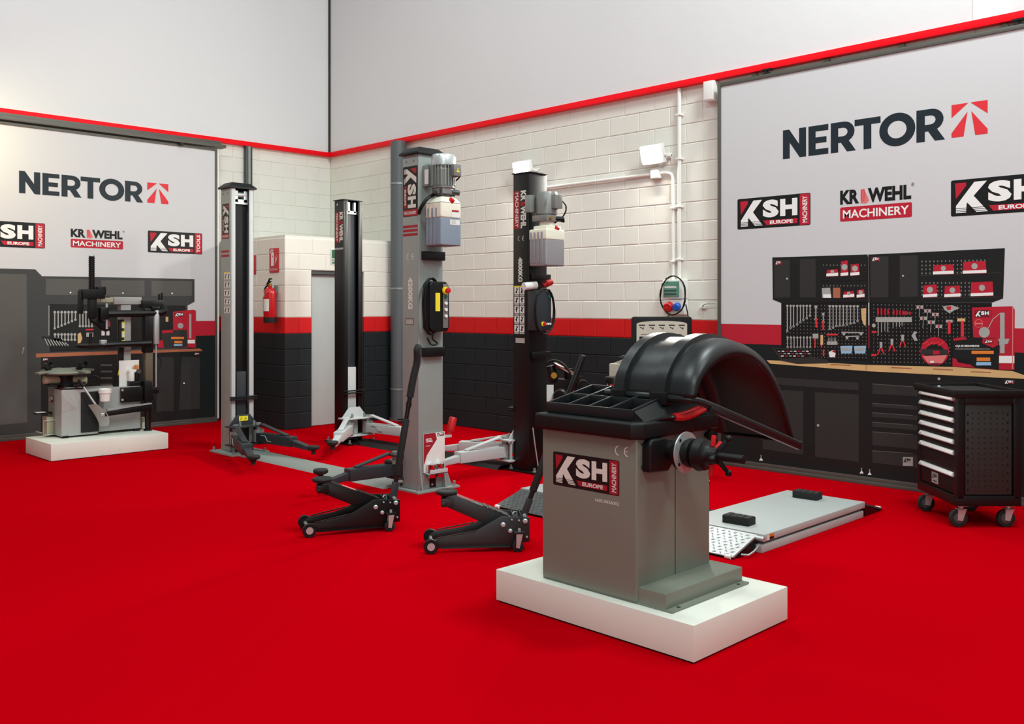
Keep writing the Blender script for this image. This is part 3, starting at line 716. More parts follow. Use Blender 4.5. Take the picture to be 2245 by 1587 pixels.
f.disc(1865, 725, 36, mPPink, 5); f.disc(1865, 725, 31, mPRed, 6); f.rect(1830, 720, 1900, 732, mPPink, 7)
f.poly([(2035, 998), (2165, 998), (2165, 1060), (2035, 1058)], mPWhite, 5); ksh(f, 1832, 672, 1975, 616, ly=5, small=True); f.cut('printed_tall_box', r)
f.poly([(1650, 850), (1745, 838), (1900, 845), (2010, 850), (2038, 880), (2035, 1112), (1645, 1088)], mPCab, 6); f.poly([(1650, 850), (1745, 838), (1770, 858), (1655, 872)], mPRed, 7); f.poly([(1645, 1015), (1760, 1050), (1835, 1098), (1645, 1088)], mPRed, 7)
f.poly([(1900, 850), (2025, 855), (2032, 905), (1985, 930), (1895, 890)], mPRed, 7)
f.poly([(1675, 1020), (1790, 1030), (1780, 1070), (1690, 1050)], mPBlack, 8)
f.rect(1805, 955, 1992, 982, mPOrange, 7); f.rect(1848, 1012, 1962, 1042, mPOrange, 7); f.rect(1845, 1050, 1970, 1078, mPBlue, 7)
# lettering on the printed boxes: the crop runs downwards, so flip the text box
f.text('CAJA DE HERRAMIENTAS', 1670, 928, 1870, 906, mPWhite, 8, 0.03)
f.rect(1670, 938, 1960, 942, mPSteel, 8)
ksh(f, 1915, 892, 1990, 866, ly=8, small=True); f.cut('printed_tool_set_case', r)
ksh(f, 155, 232, 205, 198, ly=4, small=True); f.cut('printed_logo', r); ksh(f, 967, 205, 1032, 166, ly=4, small=True); f.build('printed_logo', r)
f = Flat(O, X, Z, T2)
f.poly([(125, 932), (330, 940), (410, 942), (470, 1012), (600, 1030), (600, 1060), (340, 1066), (205, 1040)], mPDoor, 7)
f.poly([(150, 938), (400, 950), (452, 1005), (215, 1022)], mPBlack, 8)
for i in range(22):
    x = 175 + (i % 8) * 34 + (i // 8) * 14; y = 955 + (i // 8) * 20
    if x < 420 + (i // 8) * 12: f.rect(x, y, x + 22, y + 8, [mPSteel, mPWhite, mPRed][i % 3], 9)
f.build('printed_tool_case', r)
f = Flat(O, X, Z, T2)
f.poly([(80, 1034), (400, 1046), (918, 1074), (1660, 1092), (2150, 1126), (2262, 1165), (2262, 1192), (1310, 1146), (918, 1126), (110, 1063)], mPWood, 5)
f.line(918, 1074, 918, 1126, 5, mPWood2, 6)
for a, b in ((300, 1052), (620, 1070), (1130, 1096), (1480, 1108), (1800, 1130)): f.line(a, b, a + 170, b + 8, 9, mPWood2, 6)
f.build('printed_worktop', r)
f = Flat(O, X, Z, T3)
f.poly([(300, 60), (1150, 105), (2250, 160), (2250, 900), (1160, 800), (300, 690)], mPCab, 2)
for q in ([(480, 147), (1090, 188), (1090, 240), (480, 197)], [(420, 232), (705, 246), (705, 690), (420, 650)], [(787, 253), (1092, 270), (1092, 740), (787, 703)],
          [(1187, 195), (2100, 250), (2100, 315), (1187, 265)], [(1187, 330), (2100, 392), (2100, 420), (1187, 355)], [(1187, 395), (2100, 462), (2100, 495), (1187, 425)], [(1187, 462), (2100, 535), (2100, 570), (1187, 495)],
          [(1187, 530), (2100, 610), (2100, 710), (1187, 622)], [(1187, 662), (2100, 752), (2100, 850), (1187, 745)]):
    f.poly(q, mPDoor, 3)
for k in (196, 331, 396, 463, 530, 662): f.line(1187, k, 1470, k + 20, 5, mPGrey, 4)
f.disc(808, 485, 9, mPSteel, 4); f.disc(1652, 160, 10, mPSteel, 4)
for x, y in ((410, 715), (1112, 805), (1168, 815)):
    f.poly([(x - 14, y + 16), (x + 14, y + 16), (x + 5, y), (x - 5, y)], mPWhite, 4); f.rect(x - 3, y - 24, x + 3, y, mPSteel, 4)
f.rect(1400, 768, 1470, 706, mPSteel, 4); ksh(f, 1404, 745, 1466, 712, blk=mPSteel, red=mPSteel, wht=mPBlack, ly=5, small=True)
ksh(f, 2110, 197, 2178, 168, ly=5, small=True)
f.build('printed_bench_front', r)

# ---- left banner
XB = 0.25
TL = lambda px, py: (lambda p: (p.y, p.z))(onX(px, py, XB))
def ly_(px): return onX(px, 600, XB).y
def lz(px, py): return onX(px, py, XB).z
v1 = ly_(471); v0 = -5.15
r = thing('wall_banner', 'large white banner with a printed grey cabinet and brown worktop, behind the tyre changer', 'banner', (XB - .02, -3.5, 0))
banner_base(r, 'x', XB, v0, v1, 0.065, lz(471, 331), 0.03)
MB().box(XB - .05, v0 - .03, 0.0, XB + .03, v1 + .03, 0.036).build('floor_rail', mFrame, r, 0.003)
MB().box(XB - .1, v0 - .2, 3.665, XB + .05, v1 + .14, 3.705).box(XB - .1, v0 - .2, 3.705, XB - .08, v1 + .14, 3.77).build('top_rail', mFrame, r, 0.003)
c = onX(394, 310, XB)
MB().box(XB + .0, c.y - .03, 3.65, XB + .06, c.y + .03, 3.664).box(XB + .04, c.y - .02, 3.62, XB + .06, c.y + .02, 3.65).build('rail_catch', mBlackMatt, r)
MB().cyl((XB - .02, v1 + .05, 0.04), (XB - .02, v1 + .05, 3.6), .02).build('side_tube', mWhiteP, r)
O = (XB, 0, 0)
zb1 = lz(474, 703); zb0 = lz(474, 735)
f = Flat(O, Y, Z); f.rect(v0, zb0, v1, zb1, mPRed, 1); f.rect(v0, .065, v1, zb0, mPDark, 1); f.build('printed_stripes', r)
f = Flat(O, Y, Z); nertor(f, ly_(41.6), lz(41.6, 423), ly_(314), lz(41.6, 374), mPNavy, mPRedL); f.build('printed_wordmark', r)
def llogo(fn, pxa, pxb, pyb, pyt, **k):
    f = Flat(O, Y, Z); fn(f, ly_(pxa), lz(pxa, pyb), ly_(pxb), lz(pxa, pyt), **k); f.build('printed_logo', r)
wk = ly_(443) - ly_(324); b = ly_(98.5)
f = Flat(O, Y, Z); ksh(f, b - wk * 1.03, lz(98, 545), b, lz(98, 490)); f.build('printed_logo', r)
llogo(krawehl, 155, 272, 542, 499); llogo(ksh, 324, 443, 553, 505, tagtxt='TOOLS')
T5 = lambda x, y: TL(x * .31506, 540 + y * .31506)
f = Flat(O, Y, Z, T5)
f.poly([(-230, 148), (245, 160), (290, 205), (290, 1330), (-230, 1375)], mPGreyD, 2); f.poly([(-230, 183), (185, 195), (190, 1225), (-230, 1262)], mPGrey, 3)
f.poly([(290, 208), (675, 213), (1353, 228), (1353, 385), (1305, 412), (1305, 720), (250, 762), (255, 380), (290, 370)], mPGreyD, 3)
for q in ([(318, 225), (640, 230), (640, 340), (318, 336)], [(703, 235), (1005, 238), (1005, 345), (703, 342)], [(1053, 240), (1335, 243), (1335, 345), (1053, 345)]): f.poly(q, mPGrey, 4)
for x, y in ((490, 322), (855, 325), (1197, 327)): f.disc(x, y, 6, mPWhite, 5, 8)
f.poly([(345, 400), (1290, 412), (1290, 700), (345, 735)], mPCab, 4)
f.poly([(285, 770), (1395, 735), (1395, 1230), (285, 1300)], mPCab, 3); f.poly([(1090, 772), (1207, 770), (1207, 1145), (1090, 1150)], mPDoor, 4); f.poly([(1265, 765), (1390, 772), (1390, 1130), (1245, 1136)], mPDoor, 4)
for i in range(4): f.rect(700, 820 + i * 45, 780, 832 + i * 45, mPGrey, 4)
f.disc(1280, 952, 6, mPWhite, 5, 8); f.disc(163, 710, 7, mPSteel, 5, 8); f.line(163, 712, 155, 745, 5, mPSteel, 5)
f.build('printed_cabinet', r)
f = Flat(O, Y, Z, T5)
f.poly([(250, 746), (1392, 711), (1410, 728), (250, 773)], mPWood2, 5); f.build('printed_worktop', r)
f = Flat(O, Y, Z, T5)
grid(370, 425, 1280, 700, 26, 3, -.01, mPGrey); f.cut('printed_pegboard_dots', r, 'stuff')
def grow(x, y0, y1): 
    f.line(x, y0, x, y1, 8, mPSteel, 6); f.disc(x, y0 + 8, 10, mPSteel, 7, 8); f.disc(x, y1, 9, mPSteel, 7, 8); f.cut('printed_wrench', r)
for i in range(7): grow(380 + i * 24, 450, 570 - i * 10)
for i in range(5): grow(555 + i * 21, 450, 555)
for i in range(7): grow(382 + i * 23, 605, 650)
f.line(340, 412, 340, 620, 5, mPSteel, 6); f.cut('printed_ruler', r)
f.poly([(540, 610), (560, 598), (572, 640), (560, 672), (540, 675)], mPWood, 6); f.cut('printed_wooden_tool', r); f.rect(595, 574, 650, 584, mPRedL, 6); f.rect(600, 600, 648, 630, mPSteel, 6); f.cut('printed_bit_rack', r); f.line(740, 480, 740, 560, 10, mPSteel, 6.5); f.rect(755, 520, 765, 560, mPRed, 6); f.cut('printed_ratchet', r); f.rect(1152, 490, 1170, 525, mPWood, 6); f.cut('printed_tape_measure', r)
f.poly([(1203, 455), (1345, 440), (1363, 448), (1362, 705), (1205, 700)], mPRed, 6); f.rect(1315, 470, 1330, 640, mPSteel, 7); f.disc(1255, 552, 20, mPSteel, 7); f.rect(1305, 650, 1355, 675, mPWhite, 7); ksh(f, 1215, 490, 1282, 462, ly=8, small=True); f.cut('printed_tall_box', r)
f.poly([(1122, 585), (1300, 580), (1305, 700), (1120, 705)], mPDoor, 7); f.poly([(1125, 585), (1200, 580), (1205, 600), (1130, 605)], mPRed, 8); f.rect(1190, 630, 1280, 645, mPOrange, 8); f.rect(1212, 658, 1268, 674, mPOrange, 8); f.rect(1208, 680, 1268, 692, mPBlue, 8); f.cut('printed_tool_set_case', r)
f.poly([(1100, 660), (1130, 650), (1140, 705), (1095, 705)], mPRed, 8); f.cut('printed_jump_lead_bag', r)
f.poly([(285, 625), (420, 640), (485, 700), (540, 710), (535, 722), (370, 720)], mPCab, 7)
for i in range(8): f.line(310 + i * 20, 640 + i * 4, 335 + i * 20, 690, 7, mPSteel, 8)
f.cut('printed_tool_case', r)
ksh(f, 296, 795, 335, 778, ly=6, small=True); f.cut('printed_logo', r); ksh(f, 1352, 755, 1386, 740, ly=6, small=True); f.build('printed_logo', r)
# ================================================================ TWO-POST LIFTS
def column(parent, x0, x1, y0, y1, h, mat, od, cap=None, lipmat=None):
    t = 0.012; mb = MB()
    xo = x1 if od > 0 else x0; xc0, xc1 = (x0, x0 + t) if od > 0 else (x1 - t, x1)
    mb.box(xc0, y0, 0.02, xc1, y1, h)
    mb.box(x0 + (t if od > 0 else 0), y0, 0.02, x1 - (t if od < 0 else 0), y0 + t, h); mb.box(x0 + (t if od > 0 else 0), y1 - t, 0.02, x1 - (t if od < 0 else 0), y1, h)
    c = mb.build('column', mat, parent, 0.004)
    l0, l1 = (x1 - t, x1 + .001) if od > 0 else (x0 - .001, x0 + t)
    for a, b in ((y0 + t, y0 + .055), (y1 - .055, y1 - t)):
        MB().box(l0, a, 0.02, l1, b, h - .002).build('channel_lip', lipmat or mat, c, 0.003)
    return c
def pad(mb, p, zt, r=.058):
    mb.lathe([(0, zt - .085), (.022, zt - .085), (.022, zt - .045), (r * .7, zt - .04), (r, zt - .03), (r + .003, zt - .01), (r - .006, zt), (0, zt)], (p.x, p.y, 0), n=20)
def arm(parent, p0, p1, mat, zt, zb=.17):
    """box-section swing arm from pivot p0 to the pad at p1 (plan positions), with brace and rubber pad"""
    p0 = Vector((p0[0], p0[1], 0)); p1 = Vector((p1[0], p1[1], 0)); d = (p1 - p0); L = d.length; d.normalize()
    a = MB().beam(p0 + d * .03 + Z * zb, p0 + d * (L * .66) + Z * zb, .105, .10).build('swing_arm', mat, parent, 0.008)
    MB().beam(p0 + d * (L * .60) + Z * (zb - .005), p1 - d * .03 + Z * (zb - .045), .075, .07, .06, .035).build('arm_extension', mat, a, 0.006)
    MB().cyl(p0 + Z * .09, p0 + Z * .31, .03).lathe([(0, .11), (.06, .11), (.06, .24), (0, .24)], p0).build('pivot_pin', mGalv, a)
    MB().beam(p0 + d * .06 + Z * (zb + .14), p0 + d * (L * .55) + Z * (zb + .055), .055, .014).build('brace', mat, a, 0.003)
    q = d.cross(Z)
    MB().tube([p0 + d * .12 + q * .056 + Z * (zb + .03), p0 + d * .2 + q * .06 + Z * (zb + .03), p0 + d * .24 + q * .06 + Z * (zb - .02), p0 + d * .3 + q * .06 + Z * (zb - .02)], .006, 6).build('stop_rod', mGalv, a)
    pm = MB(); pad(pm, p1, zt); pm.build('lift_pad', mRubber, a, 0.0)
    return a
def carriage(parent, xo, od, yc, mat, matb, ztop=.85):
    s = od
    x0, x1 = sorted((xo - s * .10, xo - s * .02))
    c = MB().box(x0, yc - .055, .10, x1, yc + .055, ztop).build('carriage', matb, parent, 0.004)
    xf = xo + s * .015
    MB().prism([(-.17, .285), (.17, .285), (.075, .40), (-.075, .40)], (min(xf, xf + s * .012), yc, 0), Y, Z, .012).build('gusset', mat, c, 0.002)
    a, b = sorted((xo - s * .02, xo + s * .15))
    MB().box(a, yc - .19, .275, b, yc + .19, .29).box(a, yc - .19, .085, b, yc + .19, .10).build('flange', mat, c, 0.003)
    MB().box(min(xo, xo + s * .02), yc - .15, .10, max(xo, xo + s * .02), yc - .135, .275).box(min(xo, xo + s * .02), yc + .135, .10, max(xo, xo + s * .02), yc + .15, .275).box(min(xo, xo + s * .02), yc - .05, .10, max(xo, xo + s * .02), yc + .05, .275).build('web_plate', mat, c, 0.002)
    a, b = sorted((xo + s * .004, xo + s * .05))
    MB().box(a, yc - .15, .555, b, yc + .15, .568).box(a, yc - .15, .58, b, yc + .15, .593).build('cable_guide', mBlackMatt, c, 0.004)
    for k in (-.08, .08): MB().cyl((xo + s * .1, yc + k, .28), (xo + s * .1, yc + k, .335), .012).build('lock_pin', mGalv, c)
    return c
def base_plate(parent, x0, x1, y0, y1, mat, name='base_plate'):
    b = MB().box(x0, y0, 0, x1, y1, .018).build(name, mat, parent, 0.002)
    for x_ in (x0 + .035, x1 - .035):
        for y_ in (y0 + .035, y1 - .035):
            MB().lathe([(0, .018), (.02, .018), (.02, .026), (.012, .028), (.012, .055), (0, .057)], (x_, y_, 0), n=8).build('anchor_bolt', mGalv, b)
    return b
def pictos(f, a0, b0, a1, b1, cols, rows, ly=1):
    w_ = (a1 - a0) / cols; h_ = (b1 - b0) / rows
    for i in range(cols):
        for j in range(rows):
            x = a0 + i * w_; z = b0 + j * h_
            f.rect(x + w_ * .06, z + h_ * .25, x + w_ * .94, z + h_ * .98, mLabelW, ly); f.rect(x + w_ * .06, z + h_ * .04, x + w_ * .94, z + h_ * .22, mPSteel, ly)
            k = (i * 3 + j * 5) % 4
            f.line(x + w_ * .3, z + h_ * (.4 + .1 * k % .3), x + w_ * .75, z + h_ * .85, w_ * .16, mPBlack, ly + 1); f.rect(x + w_ * .4, z + h_ * .35, x + w_ * .6, z + h_ * (.6 + .05 * k), mPBlack, ly + 2); f.disc(x + w_ * .45, z + h_ * .82, w_ * .1, mPBlack, ly + 3, 7)
    f.rect(a0, b1, a1, b1 + h_ * .12, mYellow, ly)

# ---------------- grey KSH lift
AX0, AX1, AY0, AY1 = 5.70, 5.91, -3.11, -2.845
BX0, BX1, BY0, BY1 = 2.70, 2.91, -3.19, -2.92
L1 = thing('two_post_lift', 'grey two-post car lift lettered KSH and 4200KG, with charcoal arms', 'car lift', (4.3, -3.0, 0))
cA = column(L1, AX0, AX1, AY0, AY1, 2.80, mLiftGrey, -1)
cB = column(L1, BX0, BX1, BY0, BY1, 2.78, mLiftGrey, +1, lipmat=mLiftGreyL)
for (x0, x1, y0, y1, h, c) in ((AX0, AX1, AY0, AY1, 2.80, cA), (BX0, BX1, BY0, BY1, 2.78, cB)):
    MB().add([(x0 - .025, y0 - .025, h), (x1 + .025, y0 - .025, h), (x1 + .025, y1 + .025, h), (x0 - .025, y1 + .025, h),
              (x0 - .022, y0 - .022, h + .02), (x1 + .022, y0 - .022, h + .02), (x1 + .022, y1 + .022, h + .02), (x0 - .022, y1 + .022, h + .02),
              (x0 + .025, y0 + .03, h + .065), (x1 - .025, y0 + .03, h + .065), (x1 - .025, y1 - .03, h + .065), (x0 + .025, y1 - .03, h + .065)],
             [(3, 2, 1, 0), (8, 9, 10, 11)] + [(k * 4 + i, k * 4 + (i + 1) % 4, k * 4 + 4 + (i + 1) % 4, k * 4 + 4 + i) for k in (0, 1) for i in range(4)]).build('top_cap', mBlackMatt, c, 0.006)
    for k in (.05, .15): MB().cyl((x0 + k, y0 - .006, h - .05), (x0 + k, y0 + .002, h - .05), .009, n=8).build('cap_screw', mGalv, c)
# inside of the far post: dark cover sheet and pulley
MB().box(BX1 - .07, BY0 + .055, .45, BX1 - .055, BY1 - .055, 2.62).build('cover_sheet', mBlackMatt, cB, 0.003)
MB().box(BX1 - .08, BY0 + .06, 2.64, BX1 - .03, BY0 + .10, 2.76).box(BX1 - .08, BY1 - .10, 2.64, BX1 - .03, BY1 - .06, 2.76).box(BX1 - .06, BY0 + .05, 2.62, BX1 - .03, BY1 - .05, 2.67).cyl((BX1 - .055, BY0 + .07, 2.72), (BX1 - .055, BY1 - .07, 2.72), .028).build('chain_pulley', mSteel, cB)
base_plate(L1, AX0 - .07, AX1 + .06, AY0 - .05, AY1 + .14, mLiftGrey); base_plate(L1, BX0 - .06, BX1 + .22, BY0 - .10, BY1 + .06, mLiftGrey)
# gusset plates at the foot of the power post
MB().prism([(0, 0.018), (.05, .018), (0, .30)], (AX1, AY0 + .012, 0), X, Z, .012).prism([(0, 0.018), (.05, .018), (0, .30)], (AX1, AY1, 0), X, Z, .012).build('foot_gusset', mLiftGrey, cA)
MB().prism([(0, .018), (.10, .018), (0, .26)], (AX1 - .012, AY1, 0), Y, Z, .012).build('foot_gusset', mLiftGrey, cA)
f = Flat((AX1 + .0005, (AY0 + AY1) / 2 + .02, 0), Y, Z); f.poly([(-.035, .025), (.035, .025)] + arc(0, .10, .035, 0, 180, 8), mBlackMatt, 1); f.disc(-.005, .05, .01, mSteel, 2); f.build('foot_slot', cA)
# floor crossover between the posts
a = MB().prism([(-.16, 0), (.16, 0), (.12, .028), (-.12, .028)], (BX1 + .10, -3.06, 0), Y, Z, AX0 - BX1 - .22).build('floor_crossover', mLiftGrey, L1)
# lettering on the power post
f = Flat((0, AY0, 0), X, Z); ksh(f, AX0 + .006, 2.287, AX1 - .008, 2.706, blk=mDecalBlk, red=mDecalRed, wht=mDecalWht, ly=1, rot=-90); f.build('logo_decal', cA)
f = Flat((0, AY0, 0), X, Z)
for i in range(3): f.rect(AX0 + .006, 2.125 + i * .034, AX1 - .008, 2.147 + i * .034, mDecalRed, 1)
f.cut('stripe_decal', cA); ce_mark(f, AX0 + .055, 1.925, AX0 + .15, 1.98, mDecalWht, cA); f.text('4200KG', AX0 + .075, 1.514, AX0 + .135, 1.781, mDecalWht, 1, 0.05, rot=-90); f.cut('capacity_lettering', cA)
f.rect(AX0 + .04, 1.385, AX0 + .15, 1.44, mBrown, 1); f.rect(AX0 + .048, 1.39, AX0 + .142, 1.432, mPSteel, 2); f.build('rating_plate', cA)
# lettering on the far post
f = Flat((0, BY0, 0), X, Z); ksh(f, BX0 + .03, 2.25, BX1 - .03, 2.62, blk=mDecalBlk, red=mDecalRed, wht=mDecalWht, ly=1, rot=-90)
f.build('logo_decal', cB)
f = Flat((0, BY0, 0), X, Z)
for i in range(2): f.rect(BX0 + .01, 2.06 + i * .045, BX1 - .03, 2.085 + i * .045, mDecalRed, 1)
f.build('stripe_decal', cB)
f = Flat((0, BY0, 0), X, Z); pictos(f, BX0 + .07, 1.45, BX1 - .008, 1.89, 2, 5); f.build('safety_pictograms', cB)
ca = carriage(L1, AX0, -1, (AY0 + AY1) / 2, mSlate, mSlate); cb = carriage(L1, BX1, +1, (BY0 + BY1) / 2, mSlate, mSlate)
f = Flat((BX1 + .03, (BY0 + BY1) / 2, 0), Y, Z); f.rect(-.055, .335, .05, .385, mYellow, 1); f.line(-.045, .345, -.02, .37, .006, mPBlack, 2); f.line(.01, .35, .03, .365, .008, mPBlack, 2); f.build('yellow_label', cb)
yb = (BY0 + BY1) / 2; ya = (AY0 + AY1) / 2
def pxy(px, py, z): v = fl(px, py, z); return (v.x, v.y)
arm(L1, (BX1 + .10, yb - .13), pxy(556, 999, .16), mSlate, .165, .16); arm(L1, (BX1 + .10, yb + .13), pxy(687, 977, .15), mSlate, .15, .16)
arm(L1, (AX0 - .10, ya - .13), pxy(703, 1032, .22), mSlate, .235, .16); arm(L1, (AX0 - .10, ya + .13), pxy(858, 1012, .22), mSlate, .235, .16)
# power unit of the grey lift
XM = 6.06; c = onX(972, 480, XM); mz = lambda py: onX(972, py, XM).z
pu = MB().lathe([(0, mz(437)), (.06, mz(437)), (.06, mz(428)), (.085, mz(426)), (.085, mz(415)), (.095, mz(413)), (.095, mz(411)), (.088, mz(410)), (.088, mz(372)), (0, mz(372))], (XM, c.y, 0), n=24).build('power_unit', mMotor, L1)
mb = MB()
for i in range(22):
    a = 2 * math.pi * i / 22; mb.beam((XM + .093 * math.cos(a), c.y + .093 * math.sin(a), mz(408)), (XM + .093 * math.cos(a), c.y + .093 * math.sin(a), mz(362)), .007, .02, up=(math.cos(a), math.sin(a), 0))
o = mb.build('cooling_fins', mGalv, pu); o['kind'] = 'stuff'
MB().lathe([(0, mz(364)), (.1, mz(364)), (.102, mz(345)), (.095, mz(341)), (.08, mz(339)), (0, mz(339))], (XM, c.y, 0), n=28).build('fan_cover', mSteel, pu)
k = onX(990, 375, XM + .06)
MB().cbox((k.x + .03, k.y, k.z), (.10, .085, .10)).build('terminal_box', mMotor, pu, 0.012)
f = Flat((k.x + .0805, k.y, k.z), Y, Z); f.poly([(-.018, -.016), (.018, -.016), (0, .018)], mYellow, 1); f.rect(-.003, -.01, .003, .006, mPBlack, 2); f.build('warning_label', pu)
MB().tube([(k.x + .03, k.y + .04, k.z - .01), (k.x + .03, k.y + .075, k.z - .03), (k.x, k.y + .06, k.z - .07), (k.x - .03, k.y + .02, k.z - .09)], .007, 8, 2).build('motor_cable', mBlackMatt, pu)
MB().box(AX1, c.y - .10, mz(408), XM - .08, c.y - .03, mz(362)).build('mounting_bracket', mGalv, pu, 0.003)
f = Flat((AX1 + .06, c.y - .1005, mz(385)), X, Z); f.rect(-.03, -.07, .02, .05, mLabelW, 1); f.build('rating_plate', pu)
MB().box(XM - .05, c.y - .075, mz(430), XM + .06, c.y + .08, mz(411)).cyl((XM + .05, c.y + .01, mz(420)), (XM + .1, c.y + .09, mz(424)), .022).cyl((XM, c.y - .07, mz(422)), (XM + .02, c.y - .12, mz(422)), .014).build('valve_block', mDarkGrey, pu, 0.003)
tk = MB().box(XM - .10, c.y - .11, mz(480), XM + .10, c.y + .11, mz(445)).add([], []).build('oil_tank', mTank, L1, 0.02, 3)
MB().add([(XM - .10, c.y - .11, mz(446)), (XM + .10, c.y - .11, mz(446)), (XM + .10, c.y + .11, mz(446)), (XM - .10, c.y + .11, mz(446)), (XM - .07, c.y - .075, mz(433)), (XM + .07, c.y - .075, mz(433)), (XM + .07, c.y + .075, mz(433)), (XM - .07, c.y + .075, mz(433))], [(4, 5, 6, 7)] + [(i, (i + 1) % 4, 4 + (i + 1) % 4, 4 + i) for i in range(4)]).build('tank_shoulder', mTank, tk, 0.01)
MB().box(XM - .10, c.y - .11, mz(540), XM + .10, c.y + .11, mz(479)).build('tank_oil_level', mOil, tk, 0.018, 3)
for q in (-.06, -.01, .04): MB().beam((XM + q, c.y - .112, mz(535)), (XM + q, c.y - .112, mz(458)), .014, .008).build('tank_rib', mOil, tk, 0.003)
k = onX(989, 442, XM + .09); MB().cyl((XM + .075, k.y, mz(446)), (XM + .10, k.y + .008, mz(438)), .024, n=16).build('filler_cap', mRed, tk, 0.003)
f = Flat((XM + .1008, c.y, 0), Y, Z); f.rect(.005, mz(478), .08, mz(462), mLabelW, 1); f.rect(.005, mz(466), .08, mz(462), mDecalRed, 2); f.rect(-.015, mz(494), .09, mz(483), mLabelW, 1)
for i in range(4): f.rect(.0, mz(492) + i * .008, .05, mz(492) + .003 + i * .008, mPSteel, 2)
f.build('tank_labels', tk)
MB().tube([(XM - .03, c.y - .08, mz(428)), (XM - .02, c.y - .17, mz(440)), (XM - .06, c.y - .20, mz(462)), (AX1 + .03, c.y - .16, mz(468))], .016, 8, 2).build('hydraulic_hose', mBlackMatt, pu)
# cable brackets on the power post
for pa, pb, nm in ((551, 570, 'cable_bracket'), (762, 782, 'cable_bracket')):
    MB().box(AX1, AY0 + .03, onX(945, pb, AX1 + .04).z, AX1 + .045, AY1 - .01, onX(945, pa, AX1 + .04).z).build(nm, mBlackPaint, cA, 0.003)
# control box
XC = AX1 + .09; c = onX(963, 675, XC); zt = onX(963, 617, XC).z; zb_ = onX(963, 727, XC).z
cb = MB().prism([(-.105, .03 + zb_), (-.075, zb_), (.085, zb_), (.105, zb_ + .04), (.105, zt - .05), (.07, zt), (-.085, zt), (-.105, zt - .03)], (AX1, c.y, 0), Y, Z, .10).build('control_box', mBlackMatt, L1, 0.012, 3)
MB().box(AX1 + .10, c.y + .03, zb_ + .03, AX1 + .106, c.y + .085, zt - .02).build('button_strip', mMotor, cb, 0.02)
f = Flat((AX1 + .1005, c.y, 0), Y, Z); f.rect(-.05, onX(960, 682, XC).z, .0, onX(960, 642, XC).z, mYellow, 1); f.build('yellow_label', cb)
kz = lambda py: onX(978, py, XC).z
MB().cyl((AX1 + .105, c.y + .05, kz(637)), (AX1 + .12, c.y + .05, kz(637)), .032, n=20).build('stop_collar', mYellow, cb)
MB().lathe([(0, 0), (.014, 0), (.014, .02), (.024, .024), (.022, .036), (0, .04)], (AX1 + .118, c.y + .05, kz(637)), X, 18).build('stop_button', mRed, cb)
for py, m_ in ((650, mGreen), (665, mWhiteP), (679, mWhiteP), (693, mWhiteP)):
    MB().cyl((AX1 + .105, c.y + .055, kz(py)), (AX1 + .12, c.y + .055, kz(py)), .014).build('push_button', m_, cb, 0.003)
pts = []
for i in range(30):
    a = math.radians(90 + i * 25); pts.append((AX1 + .05 + .0015 * i, c.y - .07 + (.10 + .006 * math.sin(i)) * math.cos(a) * .8, (zt + zb_) / 2 + .235 * math.sin(a)))
MB().tube(pts, .008, 6, 1).build('coiled_cable', mBlackMatt, cb)
MB().tube([(AX1 + .05, c.y - .02, zb_), (AX1 + .06, c.y - .06, zb_ - .06), (AX1 + .05, c.y + .03, zb_ - .10), (AX1 + .05, c.y - .05, zb_ - .12), (AX1 + .03, c.y - .08, zb_ - .05)], .007, 6, 2).build('hanging_cable', mBlackMatt, cb)
# adapter holder at the foot
k = onX(955, 1030, AX1 + .04)
hd = MB().box(AX1, k.y - .09, k.z - .03, AX1 + .08, k.y + .10, k.z - .02).box(AX1 + .072, k.y - .09, k.z - .03, AX1 + .08, k.y + .10, k.z + .01).build('adapter_tray', mLiftGreyL, L1, 0.002)
for q in (-.045, .045): MB().lathe([(0, k.z - .06), (.03, k.z - .06), (.03, k.z - .02), (.038, k.z - .02), (.038, k.z + .05), (.03, k.z + .055), (0, k.z + .05)], (AX1 + .04, k.y + q, 0), n=20).build('pad_adapter', mChrome, hd)
k = onX(984, 940, AX1 - .02)
MB().lathe([(0, -.08), (.018, -.08), (.018, -.02), (.03, -.02), (.034, .0), (.034, .09), (.028, .10), (0, .10)], (k.x, k.y + .02, k.z), (.1, .25, 1)).build('release_handle', mRed, cA)
MB().beam((k.x, AY1, k.z - .06), (k.x, k.y + .02, k.z - .06), .03, .02).build('handle_bracket', mLiftGreyL, cA)
# brochure tucked in the holder
t0 = onX(932, 952, AX1 + .03); t1 = onX(978, 952, AX1 + .03); zb2 = onX(955, 1030, AX1 + .04).z - .018
r = thing('brochure', 'white and red KSH brochure standing against the foot of the grey lift post', 'brochure', (AX1 + .02, (t0.y + t1.y) / 2, zb2))
MB().box(AX1 + .004, t0.y, zb2, AX1 + .012, t1.y, t0.z).build('pages', mLabelW, r, 0.001)
f = Flat((AX1 + .0122, t0.y, zb2), Y, Z); W_ = t1.y - t0.y; H_ = t0.z - zb2; q = Sub(f, 0, 0, W_, H_, 10, 20)
q.poly([(0, 20), (5.5, 20), (6.2, 16.5), (4, 13), (1.5, 9), (.4, 5), (0, 4)], mDecalRed, 1)
for i in range(3): q.rect(1, 15.6 + i * .7, 4.2 - i * .3, 16 + i * .7, mPWhite, 2)
q.rect(1, 13.5, 3, 13.8, mPWhite, 2); ksh(f, W_ * .64, H_ * .9, W_ * .97, H_ * .985, ly=1, small=True); f.build('cover_print', r)

